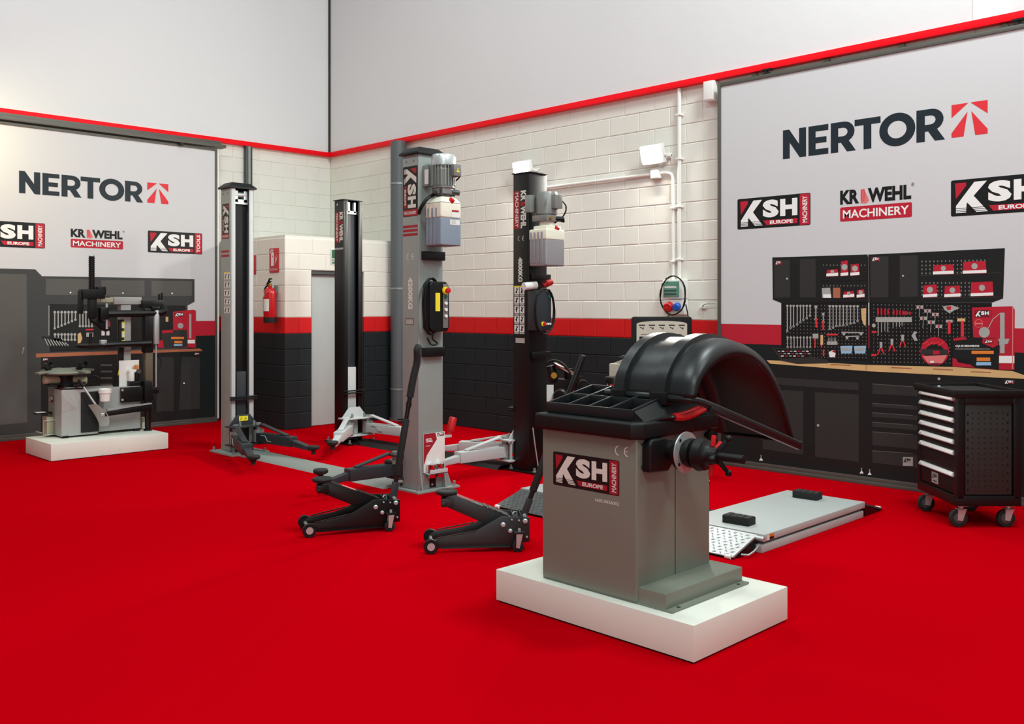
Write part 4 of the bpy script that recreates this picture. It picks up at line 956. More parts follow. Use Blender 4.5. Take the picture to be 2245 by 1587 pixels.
# ---------------- black Krawehl lift
CX0, CX1, CY0, CY1 = 5.71, 5.915, -1.805, -1.565
DX0, DX1, DY0, DY1 = 2.955, 3.135, -1.93, -1.675
L2 = thing('two_post_lift', 'black two-post car lift lettered KRAWEHL and 4000KG, with light grey arms', 'car lift', (4.4, -1.8, 0))
cC = column(L2, CX0, CX1, CY0, CY1, 2.775, mBlackPaint, -1); cD = column(L2, DX0, DX1, DY0, DY1, 2.735, mBlackPaint, +1)
for (x0, x1, y0, y1, h, c) in ((CX0, CX1, CY0, CY1, 2.775, cC), (DX0, DX1, DY0, DY1, 2.735, cD)):
    MB().box(x0 - .012, y0 - .012, h, x1 + .012, y1 + .012, h + .01).build('top_cap', mBlackPaint, c, 0.002)
MB().box(DX1 - .07, DY0 + .075, .5, DX1 - .05, DY1 - .06, 2.60).build('cover_sheet', mSlate, cD, 0.003)
MB().box(DX1 - .07, DY0 + .08, 2.60, DX1 - .03, DY0 + .105, 2.72).box(DX1 - .07, DY1 - .095, 2.60, DX1 - .03, DY1 - .07, 2.72).box(DX1 - .06, DY0 + .06, 2.585, DX1 - .03, DY1 - .05, 2.62).build('chain_pulley', mSteel, cD)
MB().cyl((DX0 + .06, DY0 - .005, 2.69), (DX0 + .06, DY0 + .002, 2.69), .012, n=8).build('cap_screw', mSteel, cD)
base_plate(L2, CX0 - .06, CX1 + .11, CY0 - .04, CY1 + .10, mBlackPaint); base_plate(L2, DX0 - .1, DX1 + .2, DY0 - .07, DY1 + .07, mBlackPaint)
MB().prism([(-.15, 0), (.15, 0), (.11, .035), (-.11, .035)], (DX1 + .10, -1.75, 0), Y, Z, CX0 - DX1 - .22).build('floor_crossover', mBlackPaint, L2)
f = Flat((0, CY0, 0), X, Z); zf = lambda py: onY(1143, py, CY0).z
krawehl(f, CX0 + .012, zf(503), CX1 - .03, zf(418), ink=mDecalWht, red=mDecalRed, wht=mDecalWht, ly=1, rot=-90); f.build('logo_decal', cC)
f = Flat((0, CY0, 0), X, Z); ce_mark(f, CX0 + .06, zf(528), CX0 + .14, zf(517), mDecalWht, cC); f.text('4000KG', CX0 + .065, zf(618), CX0 + .12, zf(564), mDecalWht, 1, 0.05, rot=-90); f.cut('capacity_lettering', cC)
f.rect(CX0 + .03, zf(752), CX0 + .15, zf(741), mPSteel, 1); f.build('rating_plate', cC)
f = Flat((0, CY0, 0), X, Z); pictos(f, CX0 + .01, zf(733), CX1 - .055, zf(629), 2, 5); f.build('safety_pictograms', cC)
f = Flat((0, DY0, 0), X, Z); zd = lambda py: onY(745, py, DY0).z
krawehl(f, DX0 + .015, zd(533), DX1 - .01, zd(465), ink=mDecalWht, red=mDecalRed, wht=mDecalWht, ly=1, rot=-90); f.rect(DX0 + .005, zd(547), DX1 - .01, zd(543), mPSteel, 1); f.build('logo_decal', cD)
carriage(L2, CX0, -1, (CY0 + CY1) / 2, mLiftGreyL, mLiftGreyL); carriage(L2, DX1, +1, (DY0 + DY1) / 2, mLiftGreyL, mLiftGreyL)
yc = (CY0 + CY1) / 2; yd = (DY0 + DY1) / 2
arm(L2, (DX1 + .10, yd - .13), pxy(729, 968, .17), mLiftGreyL, .175, .17); arm(L2, (DX1 + .10, yd + .13), pxy(928, 945, .2), mLiftGreyL, .22, .17)
arm(L2, (CX0 - .10, yc - .13), pxy(945, 1003, .2), mLiftGreyL, .22, .17); arm(L2, (CX0 - .10, yc + .13), pxy(938, 968, .2), mLiftGreyL, .22, .17)
MB().tube([(CX1 + .03, CY0 + .02, .42), (CX1 + .05, CY0 + .03, .25), (CX1 + .07, CY0 + .05, .06)], .006, 6).build('hydraulic_line', mSteel, cC)
XM = 6.06; c = onX(1199, 450, XM); mz = lambda py: onX(1199, py, XM).z
pu = MB().lathe([(0, mz(474)), (.085, mz(474)), (.1, mz(470)), (.1, mz(426)), (.092, mz(422)), (0, mz(421))], (XM, c.y, 0), n=28).build('power_unit', mMotor, L2)
k = onX(1213, 443, XM + .07); MB().cbox((k.x + .02, k.y, k.z), (.10, .10, .125)).build('terminal_box', mMotor, pu, 0.004)
f = Flat((XM + .068, c.y - .075, mz(445)), Vector((.74, .67, 0)).normalized().cross(Z) * -1, Z); f.rect(-.025, -.03, .025, .04, mLabelW, 1); f.build('rating_plate', pu)
MB().tube([(k.x + .05, k.y + .05, k.z + .02), (k.x + .06, k.y + .12, k.z - .03), (k.x + .04, k.y + .11, k.z - .12), (k.x, k.y + .02, k.z - .19)], .007, 8, 2).build('motor_cable', mBlackMatt, pu)
MB().box(CX1, c.y - .14, mz(466), XM - .08, c.y - .06, mz(428)).build('mounting_bracket', mGalv, pu, 0.003)
MB().box(XM - .09, c.y - .10, mz(486), XM + .09, c.y + .10, mz(473)).build('valve_block', mMotor, pu, 0.003)
MB().cyl((XM + .09, c.y - .05, mz(480)), (XM + .11, c.y - .05, mz(480)), .014).build('brass_plug', mBrass, pu)
MB().cyl((XM + .08, c.y + .03, mz(480)), (XM + .12, c.y + .10, mz(481)), .02).cyl((XM + .05, c.y + .09, mz(482)), (XM + .08, c.y + .15, mz(484)), .014).build('solenoid', mBlackMatt, pu, 0.003)
tk = MB().box(XM - .11, c.y - .125, mz(527), XM + .11, c.y + .125, mz(504)).box(XM - .08, c.y - .10, mz(506), XM + .09, c.y + .10, mz(496)).cyl((XM, c.y, mz(497)), (XM, c.y, mz(485)), .07, n=24).build('oil_tank', mTank, L2, 0.014, 3)
MB().box(XM - .11, c.y - .125, mz(584), XM + .11, c.y + .125, mz(526)).build('tank_oil_level', mOil2, tk, 0.02, 3)
for q in (-.08, -.035, .01, .055): MB().beam((XM + q, c.y - .127, mz(578)), (XM + q, c.y - .127, mz(510)), .022, .01).build('tank_rib', mOil2, tk, 0.004)
MB().cyl((XM + .08, c.y + .03, mz(505)), (XM + .10, c.y + .04, mz(498)), .026, n=16).build('filler_cap', mRed, tk, 0.003)
for pa, pb in ((601, 613), (772, 786)):
    MB().box(CX1, CY0 + .02, onX(1180, pb, CX1 + .04).z, CX1 + .045, CY1 + .01, onX(1180, pa, CX1 + .04).z).build('cable_bracket', mBlackPaint, cC, 0.003)
XC = CX1 + .10; c = onX(1190, 680, XC); zt = onX(1190, 637, XC).z; zb_ = onX(1190, 724, XC).z
cb = MB().box(CX1, c.y - .10, zb_, CX1 + .11, c.y + .105, zt).build('control_box', mSlate, L2, 0.006)
kz = lambda py: onX(1200, py, XC).z
MB().cyl((CX1 + .11, c.y + .075, kz(650)), (CX1 + .118, c.y + .075, kz(650)), .014).build('push_button', mGreen, cb)
MB().cyl((CX1 + .11, c.y - .01, kz(710)), (CX1 + .12, c.y - .01, kz(710)), .022).build('stop_collar', mYellow, cb)
MB().cyl((CX1 + .12, c.y - .005, kz(710)), (CX1 + .14, c.y - .005, kz(710)), .017).build('stop_button', mRed, cb, 0.004)
for q in (.03, .057, .084): MB().cyl((CX1 + .11, c.y + q, kz(710)), (CX1 + .12, c.y + q, kz(710)), .010).build('push_button', mWhiteP, cb)
pts = []
for i in range(28):
    a = math.radians(90 + i * 26); pts.append((CX1 + .11 + .001 * i, c.y + (.13 + .006 * math.sin(i * 1.7)) * math.cos(a), (zt + zb_) / 2 - .01 + .215 * math.sin(a)))
MB().tube(pts, .007, 6, 1).build('coiled_cable', mBlackMatt, cb)
k = onX(1170, 627, CX1 + .06)
r = thing('paper_roll', 'rolled white paper tucked above the grey control box of the black lift', 'paper', (k.x, k.y, k.z))
MB().tube([(CX1 + .03, k.y - .10, k.z - .005), (CX1 + .055, k.y + .035, k.z + .008)], .036, 14).build('roll', mLabelW, r)
k = onX(1187, 622, CX1 + .07)
r = thing('red_plug', 'red industrial plug lying on the control box of the black lift', 'plug', (k.x, k.y, k.z))
MB().lathe([(0, -.055), (.018, -.055), (.022, -.02), (.03, -.015), (.03, .04), (.026, .05), (0, .05)], (CX1 + .06, k.y + .095, k.z + .004), (.2, .9, .35)).build('body', mRed, r)
MB().tube([(CX1 + .05, k.y + .02, k.z - .02), (CX1 + .03, k.y - .05, k.z - .04), (CX1 + .02, k.y - .08, k.z - .06)], .008, 6, 1).build('cord', mBlackMatt, r)
# ================================================================ WHEEL BALANCER ON ITS PLINTH
r = thing('display_plinth', 'cream box plinth carrying the KSH wheel balancer', 'plinth', (9.03, -4.23, 0))
MB().box(8.42, -4.63, .008, 9.645, -3.83, .167).build('box', mPlinth, r, 0.003)
MB().box(8.43, -4.62, 0, 9.635, -3.84, .009).build('base_strip', mBlackMatt, r)
B1 = thing('wheel_balancer', 'grey wheel balancer with raised black hood, KSH logo and number 1602.0026002 on its side', 'wheel balancer', (9.0, -4.28, .167))
LY = -4.58
bd = MB().box(8.70, LY, .175, 9.30, -3.98, .95).build('cabinet', mMachine, B1, 0.016, 3)
MB().box(9.27, LY + .01, .175, 9.455, -3.93, .247).build('foot_box', mMachine, B1, 0.006)
MB().box(8.70, LY + .01, .167, 9.49, -3.925, .178).build('foot_plate', mMachine, B1, 0.003)
for y_ in (-4.5, -4.0): MB().cyl((9.475, y_, .178), (9.475, y_, .181), .009, n=10).build('foot_bolt', mDarkGrey, bd)
f = Flat((9.3006, 0, 0), Y, Z); f.rect(-4.283, .25, -4.279, .93, mBlackMatt, 1)
for y_, z_ in ((-4.545, .90), (-4.545, .80), (-4.545, .79)): f.disc(y_, z_, .004, mBlackMatt, 1, 8)
f.rect(-4.395, .785, -4.355, .815, mYellow, 1); f.rect(-4.50, .922, -4.465, .93, mLabelW, 1); f.build('side_marks', bd)
f = Flat((0, LY - .0005, 0), X, Z); ksh(f, 8.779, .652, 9.198, .817, blk=mDecalBlk, red=mDecalRed, wht=mDecalWht, ly=1); f.build('logo_decal', bd)
f = Flat((0, LY - .0005, 0), X, Z); ce_mark(f, 9.172, .84, 9.25, .888, mDecalWht, bd); f.text('1602.0026002', 9.051, .607, 9.198, .622, mDecalWht, 1, 0.012); f.cut('serial_number', bd); f.rect(8.745, .905, 8.747, .925, mDarkGrey, 1); f.rect(9.17, .905, 9.172, .925, mDarkGrey, 1); f.build('slot_marks', bd)
# weight tray
tr = MB().prism([(8.68, -4.615), (9.29, -4.615), (9.335, -4.56), (9.335, -3.95), (8.68, -3.95)], (0, 0, .925), X, Y, .078).build('weight_tray', mBlackMatt, B1, 0.014, 3)
zt = lambda y: 1.030 + (y + 4.55) * .2
MB().add([(8.70, -4.555, 1.0), (9.26, -4.555, 1.0), (9.33, -3.96, 1.0), (8.70, -3.96, 1.0), (8.715, -4.54, 1.012), (9.24, -4.54, 1.012), (9.25, -4.2, 1.065), (8.715, -4.2, 1.065), (8.72, -3.98, 1.05), (9.30, -3.98, 1.03)],
         [(0, 1, 5, 4), (4, 5, 6, 7), (7, 6, 9, 8), (8, 9, 2, 3), (1, 2, 9, 6, 5), (3, 0, 4, 7, 8), (3, 2, 1, 0)]).build('tray_deck', mBlackMatt, tr)
for i in range(5):
    x_ = 8.715 + i * .1325; MB().beam((x_, -4.545, zt(-4.545)), (x_, -4.20, zt(-4.20)), .016, .05).build('tray_divider', mHood, tr, 0.004)
for y_ in (-4.545, -4.375, -4.205): MB().beam((8.708, y_, zt(y_)), (9.253, y_, zt(y_)), .016, .05).build('tray_divider', mHood, tr, 0.004)
MB().add([(9.25, -4.54, 1.05), (9.25, -4.20, 1.12), (9.33, -3.99, 1.04), (9.335, -4.40, 1.0), (9.30, -4.52, 1.0), (9.25, -4.2, 1.0), (9.25, -4.54, 1.0)], [(0, 4, 3, 2, 1), (0, 6, 4), (1, 2, 5)]).build('tray_slope', mBlackMatt, tr)
# raised wheel guard
OUT = [(-4.32, 1.106), (-4.295, 1.195), (-4.226, 1.279), (-4.129, 1.342), (-4.009, 1.374), (-3.895, 1.370), (-3.754, 1.337), (-3.60, 1.268), (-3.479, 1.163), (-3.382, 1.022), (-3.310, .862), (-3.285, .797)]
INN = [(-4.289, 1.107), (-4.255, 1.18), (-4.17, 1.24), (-4.07, 1.275), (-3.965, 1.290), (-3.86, 1.285), (-3.76, 1.258), (-3.655, 1.194), (-3.575, 1.11), (-3.49, 1.00), (-3.42, .88), (-3.375, .812)]
def crv(P, n=34):
    res = []
    for i in range(n):
        t = i / (n - 1) * (len(P) - 1); k = min(int(t), len(P) - 2); u = t - k
        p = [Vector(P[max(0, min(len(P) - 1, k + j))]) for j in (-1, 0, 1, 2)]
        res.append(0.5 * ((2 * p[1]) + (p[2] - p[0]) * u + (2 * p[0] - 5 * p[1] + 4 * p[2] - p[3]) * u * u + (3 * p[1] - p[0] - 3 * p[2] + p[3]) * u ** 3))
    return res
oc, ic = crv(OUT), crv(INN)
loops = []
for x_, t in ((8.925, 1.0), (8.93, .55), (8.95, .18), (8.985, .0), (9.34, .0), (9.385, .15), (9.415, .5), (9.428, 1.0)):
    loops.append([Vector((x_, a.x * (1 - t) + b.x * t, a.y * (1 - t) + b.y * t)) for a, b in zip(oc, ic)])
n = len(oc); vs = [v for l in loops for v in l]; fs = [(k * n + i, k * n + i + 1, (k + 1) * n + i + 1, (k + 1) * n + i) for k in range(len(loops) - 1) for i in range(n - 1)]
mb = MB(); mb.add(vs, fs); hd = mb.build('wheel_guard', mHood, B1, ang=60)
so = hd.modifiers.new('thickness', 'SOLIDIFY'); so.thickness = 0.006; so.offset = 0
mb = MB(); mb.prism([(v.y, v.z) for v in loops[0]], (8.918, 0, 0), Y, Z, .008); mb.build('guard_side_wall', mBlackMatt, hd)
def band(x0, x1, i0, i1, off):
    mb = MB(); vs = []; m_ = i1 - i0
    for i in range(i0, i1):
        a = oc[max(0, i - 1)]; b = oc[min(n - 1, i + 1)]; t_ = (b - a).normalized(); nn = Vector((-t_.y, t_.x))
        if nn.y < 0 and i > 3: nn = -nn
        if i <= 3 and nn.x > 0: nn = -nn
        for x_, o_ in ((x0, .0), (x0 + .006, off), (x1 - .006, off), (x1, .0)): vs.append((x_, oc[i].x + nn.x * o_, oc[i].y + nn.y * o_))
    mb.add(vs, [(k * 4 + j, k * 4 + j + 1, k * 4 + 5 + j, k * 4 + 4 + j) for k in range(m_ - 1) for j in range(3)]); return mb
for x0, x1 in ((8.965, 9.035), (9.205, 9.285)):
    band(x0, x1, 0, 24, .024).build('guard_strap', mHood, hd, ang=60)
    MB().box(x0 - .006, -4.355, 1.065, x1 + .006, -4.285, 1.125).build('strap_clamp', mBlackMatt, hd, 0.006)
MB().tube([(8.90, -4.315, 1.098), (9.33, -4.315, 1.098), (9.40, -4.295, 1.098), (9.435, -4.22, 1.075), (9.44, -3.80, .94), (9.44, -3.335, .79)], .02, 10, 1).build('guard_rim_bar', mHood, hd)
MB().beam((9.44, -4.2, 1.05), (9.44, -3.33, .772), .03, .026).build('rim_channel', mHood, hd, 0.005)
MB().beam((8.93, -3.29, .795), (9.43, -3.29, .795), .03, .012).build('guard_end_lip', mHood, hd, 0.003)
MB().box(8.75, -4.02, .99, 9.02, -3.94, 1.10).cyl((8.74, -3.95, 1.06), (9.2, -3.95, 1.06), .025).build('hinge_block', mBlackMatt, B1, 0.006)
# shaft, flange, cup and quick nut
SY, SZ = -4.385, .862
sh = MB().cyl((9.30, SY, SZ), (9.41, SY, SZ), .046, n=24).build('shaft_housing', mBlackMatt, B1, 0.004)
MB().lathe([(0, 0), (.05, 0), (.085, .012), (.088, .035), (0, .035)], (9.395, SY, SZ), X, 32).build('flange_hub', mBlackMatt, sh)
MB().lathe([(0, 0), (.095, 0), (.095, .007), (0, .007)], (9.432, SY, SZ), X, 40).build('flange', mSteel, sh)
for a in (40, 130, 220, 310):
    a = math.radians(a); MB().cyl((9.439, SY + .078 * math.cos(a), SZ + .078 * math.sin(a)), (9.4405, SY + .078 * math.cos(a), SZ + .078 * math.sin(a)), .008, n=12).build('bolt_hole', mBlackMatt, sh)
MB().cyl((9.43, SY, SZ), (9.74, SY, SZ), .020, n=20).build('threaded_shaft', mBlackMatt, sh, 0.003)
MB().lathe([(0, 0), (.06, 0), (.068, .02), (.066, .04), (.05, .045), (0, .045)], (9.44, SY, SZ), X, 32).build('centring_cone', mBlackMatt, sh)
nt_ = MB().lathe([(0, 0), (.072, 0), (.078, .012), (.07, .045), (.05, .055), (.04, .07), (.036, .11), (0, .11)], (9.50, SY, SZ), X, 32).build('quick_nut', mBlackMatt, B1)
for a in (60, 180, 300):
    a = math.radians(a); d_ = Vector((0, math.cos(a), math.sin(a)))
    p = Vector((9.60, SY, SZ)); MB().beam(p + d_ * .02, p + d_ * .085 + X * .03, .022, .026, .016, .018).ball(p + d_ * .09 + X * .033, .016).build('nut_handle', mBlackMatt, nt_, 0.004)
for a in (78, -95, 35):
    a = math.radians(a); d_ = Vector((0, math.cos(a), math.sin(a))); p = Vector((9.575, SY, SZ)); MB().beam(p + d_ * .04, p + d_ * .092, .02, .014).build('release_lever', mRed, nt_, 0.003)
MB().prism([(-4.545, .775), (-4.40, .765), (-4.36, .80), (-4.36, .90), (-4.43, .925), (-4.525, .925), (-4.545, .90)], (9.30, 0, 0), Y, Z, .05).build('gauge_housing', mBlackMatt, B1, 0.012, 3)
MB().lathe([(0, 0), (.014, 0), (.014, .015), (.028, .02), (.028, .035), (0, .04)], (9.30, -4.02, .895), X, 20).build('side_knob', mBlackMatt, B1)
# pliers lying on the tray edge
r = thing('weight_pliers', 'pliers with red handles and black jaws lying along the balancer tray edge', 'pliers', (9.32, -4.3, 1.0))
MB().tube([(9.335, -4.335, 1.012), (9.345, -4.28, 1.005), (9.345, -4.2, 1.012), (9.34, -4.09, 1.035)], .016, 10, 2).build('handle_grip', mRed, r)
MB().tube([(9.325, -4.34, 1.018), (9.325, -4.25, 1.022), (9.32, -4.11, 1.04)], .010, 8, 2).build('handle_grip', mRed, r)
MB().tube([(9.335, -4.345, 1.012), (9.325, -4.42, 1.015), (9.305, -4.49, 1.0), (9.29, -4.55, .985)], .014, 8, 2).ball((9.333, -4.355, 1.013), .02, .022, .012).build('jaws', mBlackPaint, r)

# ================================================================ SECOND BALANCER STANDING AT THE WALL
ca = onY(1335, 800, -.86); x0 = ca.x
B2 = thing('wheel_balancer', 'pale grey wheel balancer with arched display panel, standing behind the raised black hood', 'wheel balancer', (x0 + .3, -.6, 0))
MB().box(x0, -.86, .02, x0 + .55, -.34, .98).build('cabinet', mPanel, B2, 0.012)
MB().box(x0 - .03, -.89, 0, x0 + .6, -.31, .03).build('foot_plate', mMachine, B2, 0.004)
MB().prism([(0, 0), (.3, 0), (.3, .10), (0, .0)], (x0 + .02, -.84, .98), X, Z, -.46).build('sloped_top', mPanel, B2, 0.004)
k = onY(1381, 792, -.7); MB().lathe([(0, 0), (.10, 0), (.11, .008), (.10, .016), (0, .02)], (k.x, k.y, 1.045), (-.2, 0, 1), 24).build('tool_disc', mBlackMatt, B2)
dd = 8.95; c = at(1451, 760, dd); U = Vector((RGT.x, RGT.y, 0)); hw = 66 / F_PX * dd; zt_ = at(1451, 694, dd).z; zb_ = at(1451, 850, dd).z
V0 = Vector((c.x, c.y, 0)); Nn = U.cross(Z)
MB().prism([(-hw, zb_), (hw, zb_), (hw, zt_ - .015), (hw - .015, zt_), (-hw + .015, zt_), (-hw, zt_ - .015)], V0 - Nn * .05, U, Z, .05).build('display_frame', mBlackMatt, B2, 0.008)
f = Flat(V0, U, Z); iw = hw * .84
f.poly([(-iw, zb_ + .03), (iw, zb_ + .03), (iw, zt_ - .07)] + [(iw * math.cos(math.radians(t)), zt_ - .07 + .03 * math.sin(math.radians(t))) for t in range(15, 180, 15)] + [(-iw, zt_ - .07)], mPanel, 1)
f.build('display_panel', B2)
f = Flat(V0, U, Z)
for i in range(5):
    x_ = (-.66 + i * .33) * hw; f.rect(x_ - .03, zt_ - .088, x_ + .03, zt_ - .076, mPBlack, 2); f.line(x_ - .02, zt_ - .102, x_ + .015, zt_ - .115, .007, mPBlack, 2); f.line(x_ + .012, zt_ - .10, x_ + .012, zt_ - .125, .006, mPBlack, 3); f.cut('display_icon', B2)
for i in range(3):
    x_ = (-.52 + i * .5) * hw; f.rect(x_ - .065, zt_ - .235, x_ + .065, zt_ - .19, mScreen, 2); f.cut('display_window', B2); f.rect(x_ - .05, zt_ - .172, x_ + .05, zt_ - .165, mPGrey, 2); f.disc(x_, zt_ - .30, .025, mPBlack, 2); f.disc(x_, zt_ - .30, .018, mPanel, 3); f.cut('display_dial', B2)
MB().beam(V0 - Nn * .06 + Z * .85, V0 - Nn * .06 + Z * zb_, .06, .05).beam(V0 - Nn * .06 + Z * (zb_ + .1), V0 - Nn * .06 + Z * (zb_ - .05), .2, .02).build('display_post', mBlackMatt, B2)
MB().beam(V0 - Nn * .06 + Z * .9, Vector((x0 + .3, -.4, .9)), .06, .05).build('post_bracket', mBlackMatt, B2)

# oil drainer and air compressor between the posts and the wall
p = at(1349, 840, 8.75)
r = thing('oil_drainer', 'shiny cylindrical oil drainer with dark rim standing beside the pale grey balancer', 'oil drainer', (p.x, p.y, 0))
zt_ = at(1349, 826, 8.75).z
MB().lathe([(0, .06), (.13, .06), (.14, .08), (.14, .55), (.10, .60), (0, .60)], (p.x, p.y, 0), n=24).build('tank', mBlackPaint, r)
MB().lathe([(0, .60), (.075, .60), (.08, .62), (.08, zt_ - .06), (0, zt_ - .06)], (p.x, p.y, 0), n=24).build('sight_cylinder', mChrome, r)
MB().lathe([(0, zt_ - .06), (.095, zt_ - .06), (.10, zt_ - .02), (.09, zt_), (0, zt_)], (p.x, p.y, 0), n=24).build('rim', mBlackMatt, r)
for k in range(3):
    a = k * 2.1; MB().cyl((p.x + .11 * math.cos(a) - .012, p.y + .11 * math.sin(a), .03), (p.x + .11 * math.cos(a) + .012, p.y + .11 * math.sin(a), .03), .03).cyl((p.x + .11 * math.cos(a), p.y + .11 * math.sin(a), .03), (p.x + .11 * math.cos(a), p.y + .11 * math.sin(a), .09), .01).build('castor', mRubber, r)
p = at(1236, 870, 9.3); ax = Vector((RGT.x, RGT.y, 0)); fw = Vector((FWD.x, FWD.y, 0)); p0 = Vector((p.x, p.y, 0))
r = thing('air_compressor', 'black air compressor with hoses and a white-red sheet, behind the black lift post', 'compressor', (p.x, p.y, 0))
MB().lathe([(0, -.30), (.08, -.29), (.13, -.24), (.14, -.2), (.14, .2), (.13, .24), (.08, .29), (0, .30)], p0 + Z * .42, ax, 24).build('tank', mBlackPaint, r)
for s_ in (-.2, .2):
    MB().beam(p0 + ax * s_ + Z * .30, p0 + ax * s_, .05, .18, .04, .2).build('leg', mBlackPaint, r)
MB().beam(p0 - ax * .26 + Z * .57, p0 + ax * .24 + Z * .57, .20, .02).build('deck', mBlackPaint, r)
mt = MB().lathe([(0, -.12), (.07, -.12), (.075, -.1), (.075, .1), (.06, .12), (0, .12)], p0 - fw * .06 + Z * .66 - ax * .02, -fw + ax * -.25, 22).build('motor', mBlackPaint, r)
MB().cbox(p0 + fw * .05 + Z * .75, (.22, .16, .14)).cyl(p0 + fw * .05 - ax * .1 + Z * .80, p0 + fw * .05 - ax * .13 + Z * .95, .05).cyl(p0 + fw * .05 + ax * .06 + Z * .80, p0 + fw * .05 + ax * .05 + Z * .92, .05).build('pump_head', mBlackPaint, r, 0.008)
MB().cbox(p0 + ax * .14 + Z * .79, (.07, .07, .12)).build('pressure_switch', mBlackMatt, r, 0.004)
MB().beam(p0 - ax * .10 + Z * .985, p0 + ax * .10 + Z * .87, .08, .035).build('intake_filter', mChrome, r, 0.008)
MB().cyl(p0 - ax * .10 - fw * .03 + Z * .86, p0 - ax * .10 - fw * .08 + Z * .86, .03).build('gauge', mBrass, r)
MB().tube([p0 - ax * .20 + Z * .93, p0 - ax * .12 - fw * .05 + Z * 1.02, p0 + ax * .0 - fw * .08 + Z * .98, p0 + ax * .08 - fw * .1 + Z * .85, p0 + ax * .1 - fw * .1 + Z * .7], .011, 8, 2).build('air_hose', mBlackMatt, r)
MB().tube([p0 + ax * .13 - fw * .1 + Z * .62, p0 + ax * .12 - fw * .1 + Z * .75, p0 + ax * .18 - fw * .1 + Z * .83, p0 + ax * .25 - fw * .1 + Z * .76, p0 + ax * .26 - fw * .1 + Z * .62], .011, 8, 2).build('air_hose', mBlackMatt, r)
sh_ = MB().cbox(p0 - ax * .20 - fw * .09 + Z * .67, (.19, .01, .20), Matrix.Rotation(math.atan2(RGT.y, RGT.x), 3, 'Z')).build('paper_sheet', mLabelW, r)
q0 = p0 - ax * .20 - fw * .0955 + Z * .57; f = Flat(q0, ax, Z); f.poly([(-.09, .0), (.09, .0), (.09, .02), (.0, .05), (-.05, .085), (-.09, .06)], mDecalRed, 1); f.build('sheet_print', sh_)

# ================================================================ LOW SCISSOR LIFT
S = thing('scissor_lift', 'low grey scissor lift with two platforms and tread-plate ramps, lettered 3500KG', 'car lift', (7.85, -2.1, 0))
def ramp(parent, x0, x1, ya, yb, za, mat, studs):
    """tread-plate ramp sloping from ya (height za) down to yb"""
    s_ = 1 if yb > ya else -1
    vs = [(x0, ya, za - .012), (x1, ya, za - .012), (x1, yb, .004), (x0, yb, .004), (x0, ya, za), (x1, ya, za), (x1, yb, .018), (x0, yb, .018)]
    rp = MB().add(vs, [(0, 1, 2, 3), (7, 6, 5, 4), (1, 0, 4, 5), (2, 1, 5, 6), (3, 2, 6, 7), (0, 3, 7, 4)]).build('ramp', mat, parent)
    if studs:
        mb = MB(); L = abs(yb - ya); sl = (za - .018) / L; k = 0
        yy = .025
        while yy < L - .015:
            xx = x0 + .025 + (.022 if k % 2 else 0)
            while xx < x1 - .02:
                a = .6 if (k + int((xx - x0) / .044)) % 2 else -.6
                c_ = Vector((xx, ya + s_ * yy, za - sl * yy + .001)); d_ = Vector((math.cos(a) * .016, math.sin(a) * .016, -s_ * math.sin(a) * .016 * sl))
                nn = Vector((-math.sin(a), math.cos(a), 0)) * .006
                mb.add([c_ - d_, c_ + nn, c_ + d_, c_ - nn, c_ + Z * .005], [(0, 3, 4), (3, 2, 4), (2, 1, 4), (1, 0, 4)]); xx += .044
            yy += .03; k += 1
        t_ = mb.build('tread_studs', mat, rp); t_['kind'] = 'stuff'
    for x_ in (x0, x1):
        MB().prism([(ya, .002), (ya, za - .012), (yb - s_ * .05, .006), (yb - s_ * .05, .002)], (x_ - .004, 0, 0), Y, Z, .008).build('ramp_cheek', mBlackPaint, rp)
        MB().cyl((x_ - .05 if x_ == x1 else x_ + .01, yb, .014), (x_ - .01 if x_ == x1 else x_ + .05, yb, .014), .014).build('ramp_roller', mWhiteP, rp)
    MB().box(x0, min(yb, yb - s_ * .012), .002, x1, max(yb, yb - s_ * .012), .012).build('ramp_edge', mBlackPaint, rp)
    return rp
for x0, x1, nm in ((8.28, 8.905, 'r'), (6.76, 7.385, 'l')):
    pl = MB().box(x0, -2.77, .066, x1, -1.36, .112).build('platform', mPlat, S, 0.006)
    MB().box(x0 + .015, -2.80, .0, x1 - .002, -1.38, .05).build('base_frame', mPlat, pl, 0.006)
    MB().box(x0 + .03, -2.74, .045, x1 - .03, -1.40, .07).build('scissor_arms', mBlackMatt, pl)
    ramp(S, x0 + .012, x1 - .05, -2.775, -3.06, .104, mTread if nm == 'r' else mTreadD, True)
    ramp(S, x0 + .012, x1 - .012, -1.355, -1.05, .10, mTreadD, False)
    MB().tube([(x1 - .02, -2.80, .05), (x1 + .0, -2.9, .03), (x1 + .0, -2.96, .02), (x1 - .04, -2.98, .02)], .006, 6).build('ramp_handle', mSteel, pl)
    MB().cyl((x1 - .05, -2.785, .085), (x1 + .004, -2.785, .085), .016).build('hinge_pin', mSteel, pl)
    if nm == 'r':
        f = Flat((x1 + .0005, 0, 0), Y, Z); f.text('3500KG', -1.60, .078, -1.42, .098, mDecalWht, 1, 0.0); f.cut('capacity_lettering', pl); f.rect(-2.745, .072, -2.715, .106, mLabelW, 1); f.rect(-2.712, .088, -2.66, .106, mOrange, 1); f.rect(-2.712, .072, -2.66, .088, mPBlack, 1); f.build('warning_label', pl)
MB().box(7.38, -2.12, .0, 8.29, -2.05, .03).build('crossover_cover', mBlackMatt, S, 0.006)
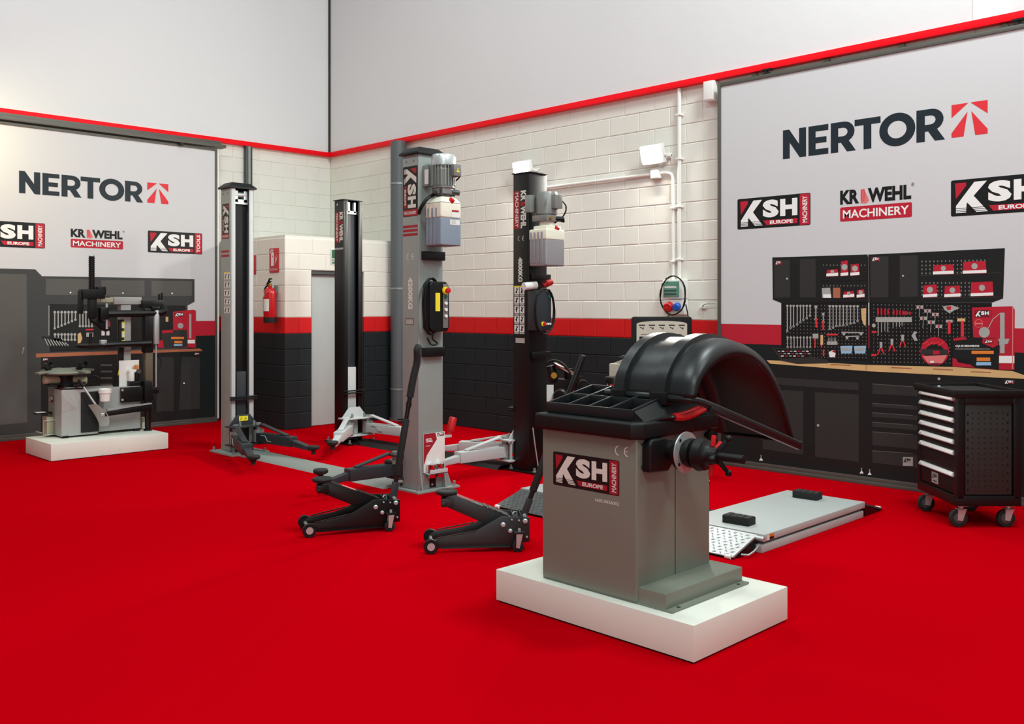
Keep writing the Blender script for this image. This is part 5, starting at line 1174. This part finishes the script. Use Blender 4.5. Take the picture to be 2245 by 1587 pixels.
for i, (px, py, lb) in enumerate(((1620, 1147, 'black rubber block on the scissor platform near the bright ramp'), (1770, 1092, 'black rubber block on the far end of the scissor platform'))):
    c = fl(px, py, .112); R = Matrix.Rotation(0.05, 3, 'Z')
    r = thing('rubber_block', lb, 'rubber block', (c.x, c.y, .112))
    MB().cbox((c.x, c.y, .137), (.19, .10, .05), R).build('block', mRubber, r, 0.004)
    mb = MB()
    for a in range(4): mb.cbox((c.x - .072 + a * .048, c.y, .163), (.04, .09, .004), R)
    o = mb.build('ribbed_top', mRubber, r, 0.001); o['kind'] = 'stuff'
# ================================================================ TROLLEY JACKS
def jack(label, fw_px, rr_px, top_px, mat, sticker, bend):
    a = fl(*fw_px); b = fl(*rr_px); d = (a - b); d.z = 0; L = d.length; d.normalize(); ln = Vector((-d.y, d.x, 0))
    root = b - ln * .125; rz_ = math.atan2(d.y, d.x)
    J = thing('trolley_jack', label, 'jack', (root.x, root.y, 0), rz_)
    m = lambda: MB(local=True)
    AX = L; prof = [(-.07, .055), (-.07, .205), (.115, .215), (.19, .175), (.27, .13), (.36, .105), (AX - .03, .085), (AX + .01, .06), (AX, .03), (AX - .05, .025), (.08, .025), (.0, .045)]
    for y_ in (.098, -.11):
        pm = m().prism(prof, (0, y_ + .012, 0), X, Z, .012).build('side_plate', mat, J, 0.002)
        o_ = y_ + .012 if y_ > 0 else y_
        s_ = 1 if y_ > 0 else -1
        for x_, z_, r_ in ((.10, .165, .016), (.055, .125, .014), (-.04, .185, .016), (.0, .19, .006), (.045, .195, .006), (-.05, .085, .007)):
            m().lathe([(0, -.001), (r_, -.001), (r_, .008), (r_ * .7, .013), (0, .014)], (x_, o_, z_), (0, s_, 0), 10).build('bolt_head', mSteel, pm)
        m().beam((.05, o_ + s_ * .008, .028), (AX - .06, o_ + s_ * .008, .030), .016, .008).build('bottom_flange', mat, pm)
        m().beam((.27, o_ + s_ * .005, .133), (AX - .04, o_ + s_ * .005, .09), .010, .006).build('top_flange', mat, pm)
        # rear castor
        cs = m().box(-.035, min(o_, o_ + s_ * .055), .118, .035, max(o_, o_ + s_ * .055), .128).build('castor_bracket', mat, J, 0.002)
        yc_ = o_ + s_ * .03
        m().cyl((0.008, yc_ - .014, .036), (.008, yc_ + .014, .036), .036, n=22).build('castor_wheel', mRubber, cs, 0.004)
        m().prism([(-.02, .112), (.018, .112), (.022, .03), (.0, .025)], (0, yc_ + .022, 0), X, Z, .004).prism([(-.02, .112), (.018, .112), (.022, .03), (.0, .025)], (0, yc_ - .018, 0), X, Z, .004).box(-.02, yc_ - .02, .108, .018, yc_ + .02, .114).build('castor_fork', mSteel, cs)
        m().cyl((0, yc_, .12), (0, yc_, .146), .009, n=8).build('castor_nut', mSteel, cs)
        # front wheel
        yw = y_ + .006 + s_ * .03
        w_ = m().lathe([(.02, -.016), (.044, -.016), (.046, -.010), (.046, .010), (.044, .016), (.02, .016)], (AX, yw, .046), (0, 1, 0), 26).build('front_wheel', mBlackMatt, J)
        m().lathe([(.014, 0), (.024, 0), (.024, .003), (.014, .003)], (AX, yw + s_ * .0165, .046), (0, s_, 0), 20).build('wheel_ring', mSteel, w_)
    m().cyl((AX, -.13, .046), (AX, .13, .046), .012).build('front_axle', mGalv, J)
    m().box(-.065, -.098, .05, .10, .098, .19).build('hydraulic_unit', mat, J, 0.004)
    for x_ in (-.02, .03): m().box(x_ - .004, -.098, .19, x_ + .004, .098, .212).build('cross_plate', mat, J)
    m().tube([(-.0, -.02, .19), (-.0, -.02, .215), (.02, .0, .22), (.03, .02, .212), (.03, .02, .19)], .005, 6).build('release_link', mSteel, J)
    # lifting arm
    p0 = Vector((.075, 0, .165)); p1 = Vector((AX - .11, 0, .315))
    la = m().prism([(-.005, -.065), (.06, -.066), (.13, -.056), ((p1 - p0).length, -.046), ((p1 - p0).length + .02, .01), ((p1 - p0).length - .02, .042), (.18, .042), (.1, .045), (.0, .045)], p0 - Vector((0, -.045, 0)), (p1 - p0).normalized(), (-(p1 - p0).normalized().z, 0, (p1 - p0).normalized().x), .09).build('lift_arm', mat, J, 0.005)
    for i in range(4):
        q = p0.lerp(p1, .12 + i * .09) + Vector((-.01, 0, .046)); m().beam(q - Vector((.012, 0, .007)), q + Vector((.012, 0, .002)), .092, .006).build('arm_rib', mat, la)
    u_ = (p1 - p0).normalized(); v_ = Vector((-u_.z, 0, u_.x)); q = p0.lerp(p1, sticker[0]) + v_ * .0435
    m().add([q - Vector((0, .03, 0)), q + u_ * .11 - Vector((0, .03, 0)), q + u_ * .11 + Vector((0, .03, 0)), q + Vector((0, .03, 0))], [(0, 1, 2, 3)]).build('sticker', mPPink if sticker[1] else mDecalRed, la)
    m().box(p1.x - .03, -.055, p1.z - .045, p1.x + .045, .055, p1.z + .01).cyl((p1.x + .03, -.062, p1.z - .025), (p1.x + .03, .062, p1.z - .025), .016).build('saddle_yoke', mat, J, 0.006)
    m().lathe([(0, 0), (.03, 0), (.04, .012), (.066, .022), (.07, .036), (.064, .045), (.05, .040), (.0, .040)], (p1.x + .008, 0, p1.z + .008), n=28).build('saddle', mRubber, J)
    m().beam((.06, .098, .06), (p1.x, .04, p1.z - .03), .012, .02).build('tie_rod', mat, J) if False else None
    # handle: find how far back it leans so that its top projects to the photo's place
    base = Vector((-.045, 0, .20)); Mw = ROOTM[J.name]; best = None
    for lat in (0.0,):
        for i in range(-60, 61):
            t = i * .01
            for h in (top_px[2],):
                wv = Mw @ Vector((-.045 + t, lat, h)); v = Vector((wv.x, wv.y)) - CAM; dd_ = v.dot(FWD); px = CX + F_PX * v.dot(RGT) / dd_
                e = abs(px - top_px[0])
                if best is None or e < best[0]: best = (e, Vector((-.045 + t, lat, h)))
    top = best[1]; ax_ = (top - base).normalized()
    wv = Mw @ top; v = Vector((wv.x, wv.y)) - CAM; dd_ = v.dot(FWD); hgt = CAMH - (top_px[1] - HOR) / F_PX * dd_
    top = base + ax_ * ((hgt - base.z) / ax_.z); Lh = (top - base).length
    m().beam(base - ax_ * .03, base + ax_ * .11, .045, .04).build('handle_socket', mat if not bend else mSlate, J, 0.004)
    m().cyl(base - Vector((0, .06, 0)), base + Vector((0, .06, 0)), .013).build('handle_pivot', mSteel, J)
    h = m().cyl(base + ax_ * .08, base + ax_ * (Lh - .12), .016, n=14).build('handle', mBlackPaint, J)
    m().cyl(base + ax_ * .16, base + ax_ * (Lh * .52), .025, n=16).build('foam_sleeve', mRubber, h, 0.006)
    if bend:
        m().cyl(base + ax_ * (Lh * .60), base + ax_ * (Lh * .63), .02, n=14).build('joint_ring', mBlackPaint, h)
        m().tube([base + ax_ * (Lh - .36), base + ax_ * (Lh - .22), base + ax_ * (Lh - .10) + Vector((-.012, .0, 0)), base + ax_ * (Lh - .02) + Vector((.012, .02, 0)), base + ax_ * Lh], .026, 10, 2).build('grip', mRubber, h)
    else:
        m().cyl(base + ax_ * (Lh * .55), base + ax_ * Lh, .021, n=16).build('grip', mBlackPaint, h, 0.004)
    return J
jack('black trolley jack with tall padded handle, beside the grey KSH lift post', (678, 1177), (856, 1163), (917, 760, 1.25), mBlackPaint, (.42, 1), True)
jack('charcoal trolley jack with raised saddle, its handle passing behind the wheel balancer', (945, 1213), (1138, 1208), (1279, 779, 1.23), M('charcoal_jack_paint', (34, 36, 37), 0.4, var=0.08), (.62, 0), False)

# ================================================================ TOOL TROLLEY
nc = CAM + FWD * 6.5 + RGT * 3.075
T_ = thing('tool_trolley', 'black roller tool cabinet with seven silver drawer handles and a pegboard side', 'tool trolley', (nc.x, nc.y, 0), math.atan2(RGT.y, RGT.x))
m = lambda: MB(local=True)
TW, TD = .45, .63
body = m().box(.03, .02, .17, TW - .02, TD - .02, .915).build('body', mBlackPaint, T_, 0.004)
m().box(.0, .0, .155, TW, TD, .225).build('bottom_frame', mBlackPaint, body, 0.004)
for x_, y_ in ((0, 0), (0, TD - .045), (TW - .055, 0), (TW - .055, TD - .045)):
    m().box(x_, y_, .2, x_ + .055, y_ + .045, .92).build('corner_post', mBlackPaint, body, 0.008)
tp = m().box(-.015, -.015, .905, TW + .015, TD + .015, .935).build('worktop', mBlackPaint, T_, 0.004)
for b in ((-.02, -.02, .92, .0, TD + .02, .958), (TW, -.02, .92, TW + .02, TD + .02, .958), (0, -.02, .92, TW, .0, .958), (0, TD, .92, TW, TD + .02, .958)):
    m().box(*b).build('worktop_rim', mBlackMatt, tp, 0.004)
m().box(.02, .02, .935, TW - .02, TD - .02, .938).build('rubber_mat', mRubber, tp)
m().lathe([(0, 0), (.03, 0), (.03, .004), (.012, .006), (.010, .02), (0, .022)], (.06, .40, .938), n=16).build('lock', mSteel, tp)
zs = [.893, .819, .741, .667, .591, .515, .363]; zl = [.835, .760, .684, .609, .533, .381, .232]
for z_, lo in zip(zs, zl):
    dr = m().box(.008, .05, lo, .04, TD - .05, z_ + .012).build('drawer', mBlackMatt, T_, 0.003)
    m().prism([(0, -.016), (-.020, -.012), (-.024, -.004), (-.012, .017), (0, .018)], (.008, TD - .055, z_), X, Z, TD - .105).build('handle', mSilver, dr, 0.002)
    ff = Flat((nc.x, nc.y, 0), (0, 0, 1), (0, 1, 0))
def tflat(origin, U_, V_):
    Mw = ROOTM[T_.name]; return Flat(Mw @ Vector(origin), Mw.to_3x3() @ Vector(U_), Mw.to_3x3() @ Vector(V_))
f = tflat((.0075, .40, .25), (0, -1, 0), (0, 0, 1)); f.rect(0, 0, .105, .08, mPSteel, 1); ksh(f, .008, .03, .098, .072, blk=mPSteel, red=mPSteel, wht=mPBlack, ly=2, small=True); f.rect(.02, .01, .085, .022, mPGrey, 2); f.build('badge', T_)
f = tflat((-.0005, .045, .875), (0, -1, 0), (0, 0, 1)); f.rect(0, 0, .03, .03, mDecalRed, 1); f.rect(.004, .015, .026, .027, mPSteel, 2); f.build('small_badge', T_)
for z_ in zs:
    f = tflat((-.0165, TD - .08, z_ - .004), (0, -1, 0), (0, 0, 1)); f.rect(0, 0, .012, .01, mPBlack, 1)
    f.build('handle_catch', T_)
pg = m().box(.065, .008, .235, TW - .065, .022, .86).build('pegboard', mPegOlive, T_, 0.002)
f = tflat((.07, .0078, 0), (1, 0, 0), (0, 0, 1))
for blk in ((.80, 4), (.63, 5), (.44, 5)):
    for j in range(blk[1]):
        for i in range(6): f.rect(.045 + i * .042 - .0045, blk[0] - j * .037 - .0045, .045 + i * .042 + .0045, blk[0] - j * .037 + .0045, mBlackMatt, 1)
for j in range(10):
    for x_ in (.012, .288): f.rect(x_ - .006, .79 - j * .058 - .009, x_ + .006, .79 - j * .058 + .009, mBlackMatt, 1)
o = f.build('pegboard_holes', pg); o['kind'] = 'stuff'
m().box(.055, -.002, .86, TW - .055, .015, .905).build('side_rail', mBlackPaint, body, 0.003)
for x_ in (.03, TW - .03): m().cyl((x_, -.004, .875), (x_, .004, .875), .014).build('rail_screw', mBlackMatt, body)
for x_, y_ in ((.06, .06), (TW - .06, .06), (.06, TD - .06), (TW - .06, TD - .06)):
    cs = m().box(x_ - .035, y_ - .035, .146, x_ + .035, y_ + .035, .156).cyl((x_, y_, .125), (x_, y_, .147), .018).build('castor_plate', mSteel, T_, 0.002)
    m().cyl((x_ - .02, y_ - .016, .062), (x_ - .02, y_ + .016, .062), .062, n=26).build('castor_wheel', mRubber, cs, 0.006)
    m().cyl((x_ - .02, y_ - .018, .062), (x_ - .02, y_ + .018, .062), .038, n=22).build('wheel_hub', mDarkGrey, cs, 0.002)
    m().prism([(-.03, .13), (.03, .13), (.0, .045), (-.035, .05)], (x_, y_ - .02, 0), X, Z, .005).prism([(-.03, .13), (.03, .13), (.0, .045), (-.035, .05)], (x_, y_ + .025, 0), X, Z, .005).box(x_ - .03, y_ - .025, .122, x_ + .03, y_ + .025, .13).build('castor_fork', mSteel, cs)
# ================================================================ TYRE CHANGER ON ITS PLINTH
r = thing('display_plinth', 'cream box plinth carrying the tyre changer', 'plinth', (1.77, -4.11, 0))
MB().box(1.40, -4.71, .006, 2.14, -3.51, .172).build('box', mPlinth, r, 0.003)
MB().box(1.41, -4.70, 0, 2.13, -3.52, .007).build('base_strip', mBlackMatt, r)
TC = thing('tyre_changer', 'grey tyre changer with black swing arms and turntable, in front of the left banner', 'tyre changer', (1.65, -4.1, .172))
ZB = .172
PY0 = onX(178, 900, 1.80).y; PY1 = onX(217, 900, 1.80).y
bd = MB().box(1.43, -4.20, .20, 1.745, -3.64, .665).build('body', mMachineL, TC, 0.008)
MB().prism([(-4.49, .19), (PY1, .19), (PY1, .655), (-4.30, .67), (-4.49, .685)], (1.43, 0, 0), Y, Z, .36).build('front_cabinet', mMachineL, bd, 0.010)
MB().box(1.43, -4.496, .19, 1.60, -4.488, .685).build('left_panel', mMachine, bd, 0.002)
MB().add([(1.792, -4.485, .64), (1.792, -4.33, .47), (1.792, -4.485, .44), (1.806, -4.40, .53)], [(0, 2, 3), (0, 3, 1), (3, 2, 1)]).build('pressed_panel', mMachineL, bd)
for x_, y_ in ((1.46, -4.45), (1.76, -4.45), (1.46, -3.68), (1.72, -3.68)): MB().box(x_ - .03, y_ - .03, ZB, x_ + .03, y_ + .03, .20).build('foot', mBlackMatt, bd, 0.003)
f = Flat((0, -4.4965, 0), X, Z); ksh(f, 1.46, .535, 1.585, .60, blk=mDecalBlk, red=mDecalRed, wht=mDecalWht, ly=1, small=True); f.rect(1.53, .49, 1.575, .495, mDecalWht, 1); f.build('logo_decal', bd)
# rubber bead-breaker pad
rp = MB().box(1.745, PY0, .215, 1.802, PY1, .640).build('rubber_pad', mRubber, TC, 0.006)
mb = MB()
for i in range(8):
    for j in range(17): mb.ball((1.802, PY0 + .012 + i * (PY1 - PY0 - .03) / 7.5 + (.011 if j % 2 else 0), .235 + j * .0245), .006, .007, .007, 6, 4)
o = mb.build('pad_studs', mRubber, rp); o['kind'] = 'stuff'
# pedals
pd = MB().box(1.47, -4.66, .415, 1.56, -4.50, .43).build('pedal_board', mBlackMatt, TC, 0.003)
for i in range(3): MB().box(1.475 + i * .03, -4.65, .43, 1.49 + i * .03, -4.56, .434).build('pedal_grip', mLabelW, pd)
MB().box(1.44, -4.56, .195, 1.58, -4.495, .38).build('pedal_housing', mCream, TC, 0.004)
MB().tube([(1.60, -4.49, .35), (1.60, -4.60, .35), (1.60, -4.60, .20), (1.60, -4.50, .20)], .006, 6).tube([(1.47, -4.63, .23), (1.62, -4.63, .23)], .006, 6).build('guard_rod', mSteel, TC)
# turntable with clamps
tc_ = Vector((1.60, -4.385, .845))
tt = MB().lathe([(0, -.03), (.10, -.03), (.24, -.012), (.25, .0), (.24, .012), (.12, .04), (0, .045)], tc_, n=36).build('turntable', mMachine, TC)
for i in range(4):
    a = math.radians(20 + i * 90); d_ = Vector((math.cos(a), math.sin(a), 0)); q = Vector((-d_.y, d_.x, 0))
    cl = MB().beam(tc_ + d_ * .10 + Z * .035, tc_ + d_ * .34 + Z * .005, .07, .022).build('clamp_slide', mMachine, TC, 0.004)
    MB().beam(tc_ + d_ * .19 + Z * .03, tc_ + d_ * .26 + Z * .085, .05, .035).beam(tc_ + d_ * .26 + Z * .085, tc_ + d_ * .22 + Z * .10, .055, .02).build('clamp_jaw', mBlackMatt, cl, 0.004)
MB().cyl((1.60, -4.60, .775), (1.60, -4.17, .745), .042, n=18).build('clamp_cylinder', mCream, tt, 0.006)
MB().box(1.53, -4.56, .72, 1.67, -4.20, .735).build('cylinder_plate', mBlackMatt, tt)
MB().cyl((1.60, -4.385, .66), (1.60, -4.385, .83), .075, n=20).build('spindle', mBlackMatt, tt)
MB().tube([(1.62, -4.17, .76), (1.64, -4.10, .80), (1.66, -4.05, .77), (1.65, -4.09, .72), (1.64, -4.15, .73)], .009, 6, 2).build('air_hose', mBlackMatt, tt)
MB().box(1.60, -4.49, .672, 1.79, -4.24, .688).build('top_tray', mBlackMatt, TC, 0.004)
f = Flat((0, 0, .6885), X, Y)
for i, mm in enumerate((mDecalRed, mLabelW, mLabelW, mDecalRed, mLabelW)): f.rect(1.70, -4.48 + i * .045, 1.785, -4.438 + i * .045, mm, 1)
f.build('tray_label', TC)
# tower
g = lambda px, py, xx=1.58: onX(px, py, xx)
zc = lambda py: onX(277, py, 1.58).z
pl0 = g(262, 700).y; pl1 = g(284, 700).y
tw = MB().box(1.52, pl0, .665, 1.62, pl1, zc(652)).build('tower', mMachineL, TC, 0.006)
MB().prism([(pl0 - .09, zc(850)), (pl0 + .02, zc(850)), (pl0 + .02, zc(700)), (pl0 - .03, zc(700)), (pl0 - .03, zc(800))], (1.60, 0, 0), Y, Z, .05).build('side_cover', mBlackMatt, tw, 0.004)
f = Flat((1.651, 0, 0), Y, Z)
for k in (705, 725, 745): f.rect(g(261, k).y, zc(k + 14), g(268, k).y, zc(k), mYellow, 1); f.rect(g(262, k).y, zc(k + 13), g(267, k).y, zc(k + 3), mLabelW, 2)
f.poly([(pl0 - .05, zc(822)), (pl0 - .03, zc(800)), (pl0 - .025, zc(815))], mYellow, 1); f.build('warning_stickers', tw)
MB().box(1.50, g(246, 660).y, zc(667), 1.64, g(306, 660).y, zc(651)).build('head_beam', mMachineL, tw, 0.006)
MB().box(1.53, g(217, 658).y, zc(663), 1.61, g(246, 658).y, zc(653)).build('slide_bar', mCream, tw, 0.004)
# white back panel and air regulator
MB().box(1.655, g(261, 800, 1.66).y, zc(848), 1.662, g(305, 800, 1.66).y, zc(789)).build('white_panel', mWhiteP, TC, 0.002)
k = onX(294, 825, 1.70)
rg = MB().cyl((1.70, k.y - .03, k.z - .05), (1.70, k.y - .03, k.z + .05), .032, n=18).box(1.675, k.y - .065, k.z + .045, 1.725, k.y + .05, k.z + .075).build('air_regulator', mWhiteP, TC, 0.006)
MB().cyl((1.70, k.y + .03, k.z - .05), (1.70, k.y + .03, k.z + .045), .026, n=18).box(1.66, k.y - .06, .665, 1.74, k.y + .06, k.z - .05).build('regulator_base', mBlackMatt, rg, 0.003)
MB().cyl((1.70, k.y + .025, k.z + .07), (1.70, k.y + .025, k.z + .125), .022, n=16).build('regulator_knob', mOrange, rg, 0.004)
MB().cyl((1.725, k.y + .035, k.z + .055), (1.745, k.y + .035, k.z + .055), .025, n=18).build('gauge', mDarkGrey, rg)
# mounting arm: ribbed vertical bar, lock head, mount tool
k = onX(201, 600, 1.66); yy = k.y; za = lambda py: onX(201, py, 1.66).z
vb = MB().cyl((1.66, yy, za(700)), (1.66, yy, za(562)), .028, n=16).build('vertical_bar', mBlackMatt, TC)
for i in range(15): MB().lathe([(.025, -.004), (.033, -.004), (.033, .004), (.025, .004)], (1.66, yy, za(632) + (za(566) - za(632)) * i / 14), n=14).build('grip_ring', mBlackMatt, vb)
MB().ball((1.66, yy, za(561)), .03, .03, .02).build('bar_cap', mSteel, vb)
MB().box(1.60, onX(177, 650, 1.66).y, za(655), 1.72, onX(226, 650, 1.66).y, za(634)).box(1.61, onX(210, 640, 1.66).y, za(646), 1.71, onX(229, 640, 1.66).y, za(628)).build('lock_head', mBlackMatt, TC, 0.008)
MB().box(1.63, onX(172, 660, 1.66).y, za(688), 1.69, onX(181, 660, 1.66).y, za(637)).build('lock_lever', mBlackMatt, TC, 0.006)
MB().box(1.62, onX(194, 660, 1.66).y, za(698), 1.70, onX(209, 660, 1.66).y, za(654)).build('bar_sleeve', mBlackMatt, TC, 0.005)
MB().prism([(-.02, 0), (.06, .01), (.15, -.04), (.20, -.12), (.12, -.13), (.05, -.06), (-.01, -.03)], (1.63, yy, za(700)), Y, Z, .06).build('mount_tool', mBlackMatt, TC, 0.008)
for q in (.12, .17): MB().cyl((1.66, yy + q, za(725)), (1.66, yy + q, za(736)), .018).build('tool_roller', mWhiteP, TC, 0.003)
MB().cyl((1.70, onX(234, 690, 1.70).y, za(722)), (1.70, onX(234, 690, 1.70).y, za(665)), .014).build('link_rod', mSteel, TC)
# helper arms
k0 = onX(228, 688, 1.72); k1 = onX(362, 684, 1.72); ua = MB().tube([k0, (1.72, k0.y + .1, k0.z), (1.72, k1.y - .1, k0.z + .005), (1.70, k1.y, k0.z + .02), (1.66, k1.y + .01, k0.z + .06), (1.62, k1.y - .02, k0.z + .08)], .040, 10, 2).build('upper_helper_arm', mBlackPaint, TC)
MB().box(1.66, k0.y - .05, k0.z - .06, 1.76, k0.y + .04, k0.z + .07).build('arm_clamp', mBlackPaint, ua, 0.008)
MB().box(1.56, onX(306, 665, 1.6).y, za(675), 1.68, onX(352, 665, 1.6).y, za(657)).build('arm_bracket', mBlackPaint, ua, 0.006)
for px, pt in ((349, 643), (355, 640)):
    k = onX(px, 655, 1.64); MB().cyl((1.64, k.y, za(665)), (1.64, k.y, za(pt)), .012).build('control_lever', mBlackMatt, ua)
k0 = onX(228, 756, 1.74); k1 = onX(330, 752, 1.74)
la = MB().tube([k0, (1.74, k1.y, k1.z)], .036, 10).build('lower_helper_arm', mBlackPaint, TC)
kd = onX(197, 757, 1.74); MB().lathe([(0, -.035), (.09, -.03), (.14, -.012), (.145, .004), (.10, .016), (0, .02)], kd, n=28).build('press_disc', mBlackMatt, la)
MB().cyl(kd, kd + Vector((0, .01, .13)), .016).build('disc_handle', mBlackMatt, la)
MB().cbox(onX(226, 751, 1.74), (.06, .06, .06)).build('disc_joint', mSteel, la, 0.006)
# black post, brown post, air cylinder
q0 = onX(313, 700, 1.68).y; q1 = onX(331, 700, 1.68).y
MB().box(1.64, q0, zc(773), 1.74, q1, zc(676)).build('arm_post', mBlackPaint, TC, 0.006)
MB().box(1.65, q0 + .01, .66, 1.73, q1, zc(772)).build('rear_post', mBrown, TC, 0.005)
k = onX(342, 715, 1.72); zz = lambda py: onX(342, py, 1.72).z
MB().cyl((1.72, k.y, zz(754)), (1.72, k.y, zz(676)), .036, n=20).build('air_cylinder', mSteel, TC, 0.004)
MB().cyl((1.72, k.y, zz(852)), (1.72, k.y, zz(754)), .009).build('cylinder_rod', mSteel, TC)
MB().box(1.68, q1 - .02, zz(680), 1.76, k.y + .03, zz(672)).build('cylinder_mount', mBlackPaint, TC, 0.003)
MB().box(1.66, q0 - .02, zz(862), 1.76, k.y + .01, zz(848)).ball((1.76, k.y, zz(855)), .016).build('rod_mount', mBlackPaint, TC, 0.003)
MB().box(1.745, onX(264, 860, 1.76).y, .50, 1.79, onX(312, 860, 1.76).y, .66).build('breaker_bracket', mBlackPaint, TC, 0.006)
for z_ in (.53, .635): MB().cyl((1.79, onX(268, 860, 1.79).y, z_), (1.80, onX(268, 860, 1.79).y, z_), .013).build('bracket_bolt', mSteel, TC)
MB().box(1.70, onX(314, 880, 1.78).y, .50, 1.82, onX(331, 880, 1.78).y, .72).build('breaker_hinge', mBlackPaint, TC, 0.008)
# bead breaker arm and blade
h0 = onX(330, 892, 1.90); h1 = onX(228, 908, 1.90)
ba = MB().beam(h0, h1, .06, .065, .05, .045).build('breaker_arm', mBlackPaint, TC, 0.006)
MB().beam((1.80, h0.y - .03, h0.z + .02), (1.90, h0.y - .03, h0.z), .06, .06).build('arm_knuckle', mBlackPaint, ba)
MB().beam(h0 + Z * .04 + X * .01, h0.lerp(h1, .95) + Z * .045 + X * .01, .05, .012).build('arm_top_plate', mMachineL, ba)
pts = []
for i in range(9):
    t = i / 8; pts.append(onX(198 + 26 * math.sin(t * 1.5), 888 + 48 * t, 1.90))
mb = MB(); vs = []
for i, p in enumerate(pts):
    wv = .03 + .055 * math.sin(math.pi * (i + 1.5) / 11)
    vs += [p + Vector((-.03, -wv * .2, 0)), p + Vector((.03, wv, .01)), p + Vector((.022, wv + .004, .01)), p + Vector((-.038, -wv * .2, 0))]
mb.add(vs, [(k * 4 + j, k * 4 + (j + 1) % 4, k * 4 + 4 + (j + 1) % 4, k * 4 + 4 + j) for k in range(8) for j in range(4)]); mb.build('breaker_blade', mMachineL, ba, ang=60)
kb = onX(231, 908, 1.90); MB().cyl(kb - Y * .05, kb + Y * .03, .022).ball(kb + Y * .035, .02).build('blade_pin', mSteel, ba)
a_ = onX(183, 848, 1.86); b_ = onX(214, 894, 1.90); MB().tube([a_, b_], .011, 8).build('breaker_handle', mSteel, ba)
MB().cyl(a_ + (a_ - b_) * .35, a_, .016).build('handle_grip', mBlackMatt, ba)
k = onX(324, 925, 1.78)
lg = MB().cyl((1.78, k.y, .20), (1.78, k.y, .50), .03, .038, n=16).build('support_leg', mBlackPaint, TC)
MB().lathe([(0, ZB), (.045, ZB), (.045, ZB + .012), (.02, ZB + .03), (0, ZB + .03)], (1.78, k.y, 0), n=18).build('levelling_foot', mBlackMatt, lg)
MB().tube([(1.74, k.y + .03, .60), (1.74, k.y + .10, .48), (1.74, k.y + .09, .34), (1.73, k.y + .02, .26)], .008, 6, 2).build('air_hose', mBlackMatt, TC)
MB().tube([(1.72, q1 + .01, 1.02), (1.72, q1 + .09, .97), (1.72, q1 + .10, .88), (1.72, q1 + .03, .76)], .005, 6, 2).build('sensor_wire', mBlackMatt, TC)
# white pot on the front, small box behind
p = onX(230, 866, 1.86); zt = onX(230, 852, 1.86).z; zb_ = onX(230, 880, 1.86).z
r = thing('grease_pot', 'white plastic grease pot hanging on the front of the tyre changer', 'pot', (p.x, p.y, zb_))
MB().lathe([(0, zb_), (.045, zb_), (.05, zb_ + .005), (.057, zt - .045), (0, zt - .045)], (1.86, p.y, 0), n=22).build('pot', mWhiteP, r)
MB().lathe([(0, zt - .045), (.065, zt - .045), (.066, zt - .005), (.06, zt), (.055, zt), (.05, zt - .01), (0, zt - .01)], (1.86, p.y, 0), n=22).build('rim', mWhiteP, r)
MB().box(1.748, p.y - .02, zb_ + .02, 1.806, p.y + .02, zb_ + .05).build('pot_holder', mBlackMatt, TC)
p = onX(311, 938, 1.60)
r = thing('small_carton', 'small brown and white carton on the plinth behind the tyre changer leg', 'carton', (1.60, p.y, .172))
MB().box(1.56, p.y - .02, .172, 1.64, p.y + .05, .30).build('carton', mCream, r, 0.002)
f = Flat((1.6405, p.y - .02, .172), Y, Z); f.rect(.005, .01, .065, .075, mLabelW, 1); f.rect(.035, .02, .058, .06, mPGrey, 2); f.build('label', r)
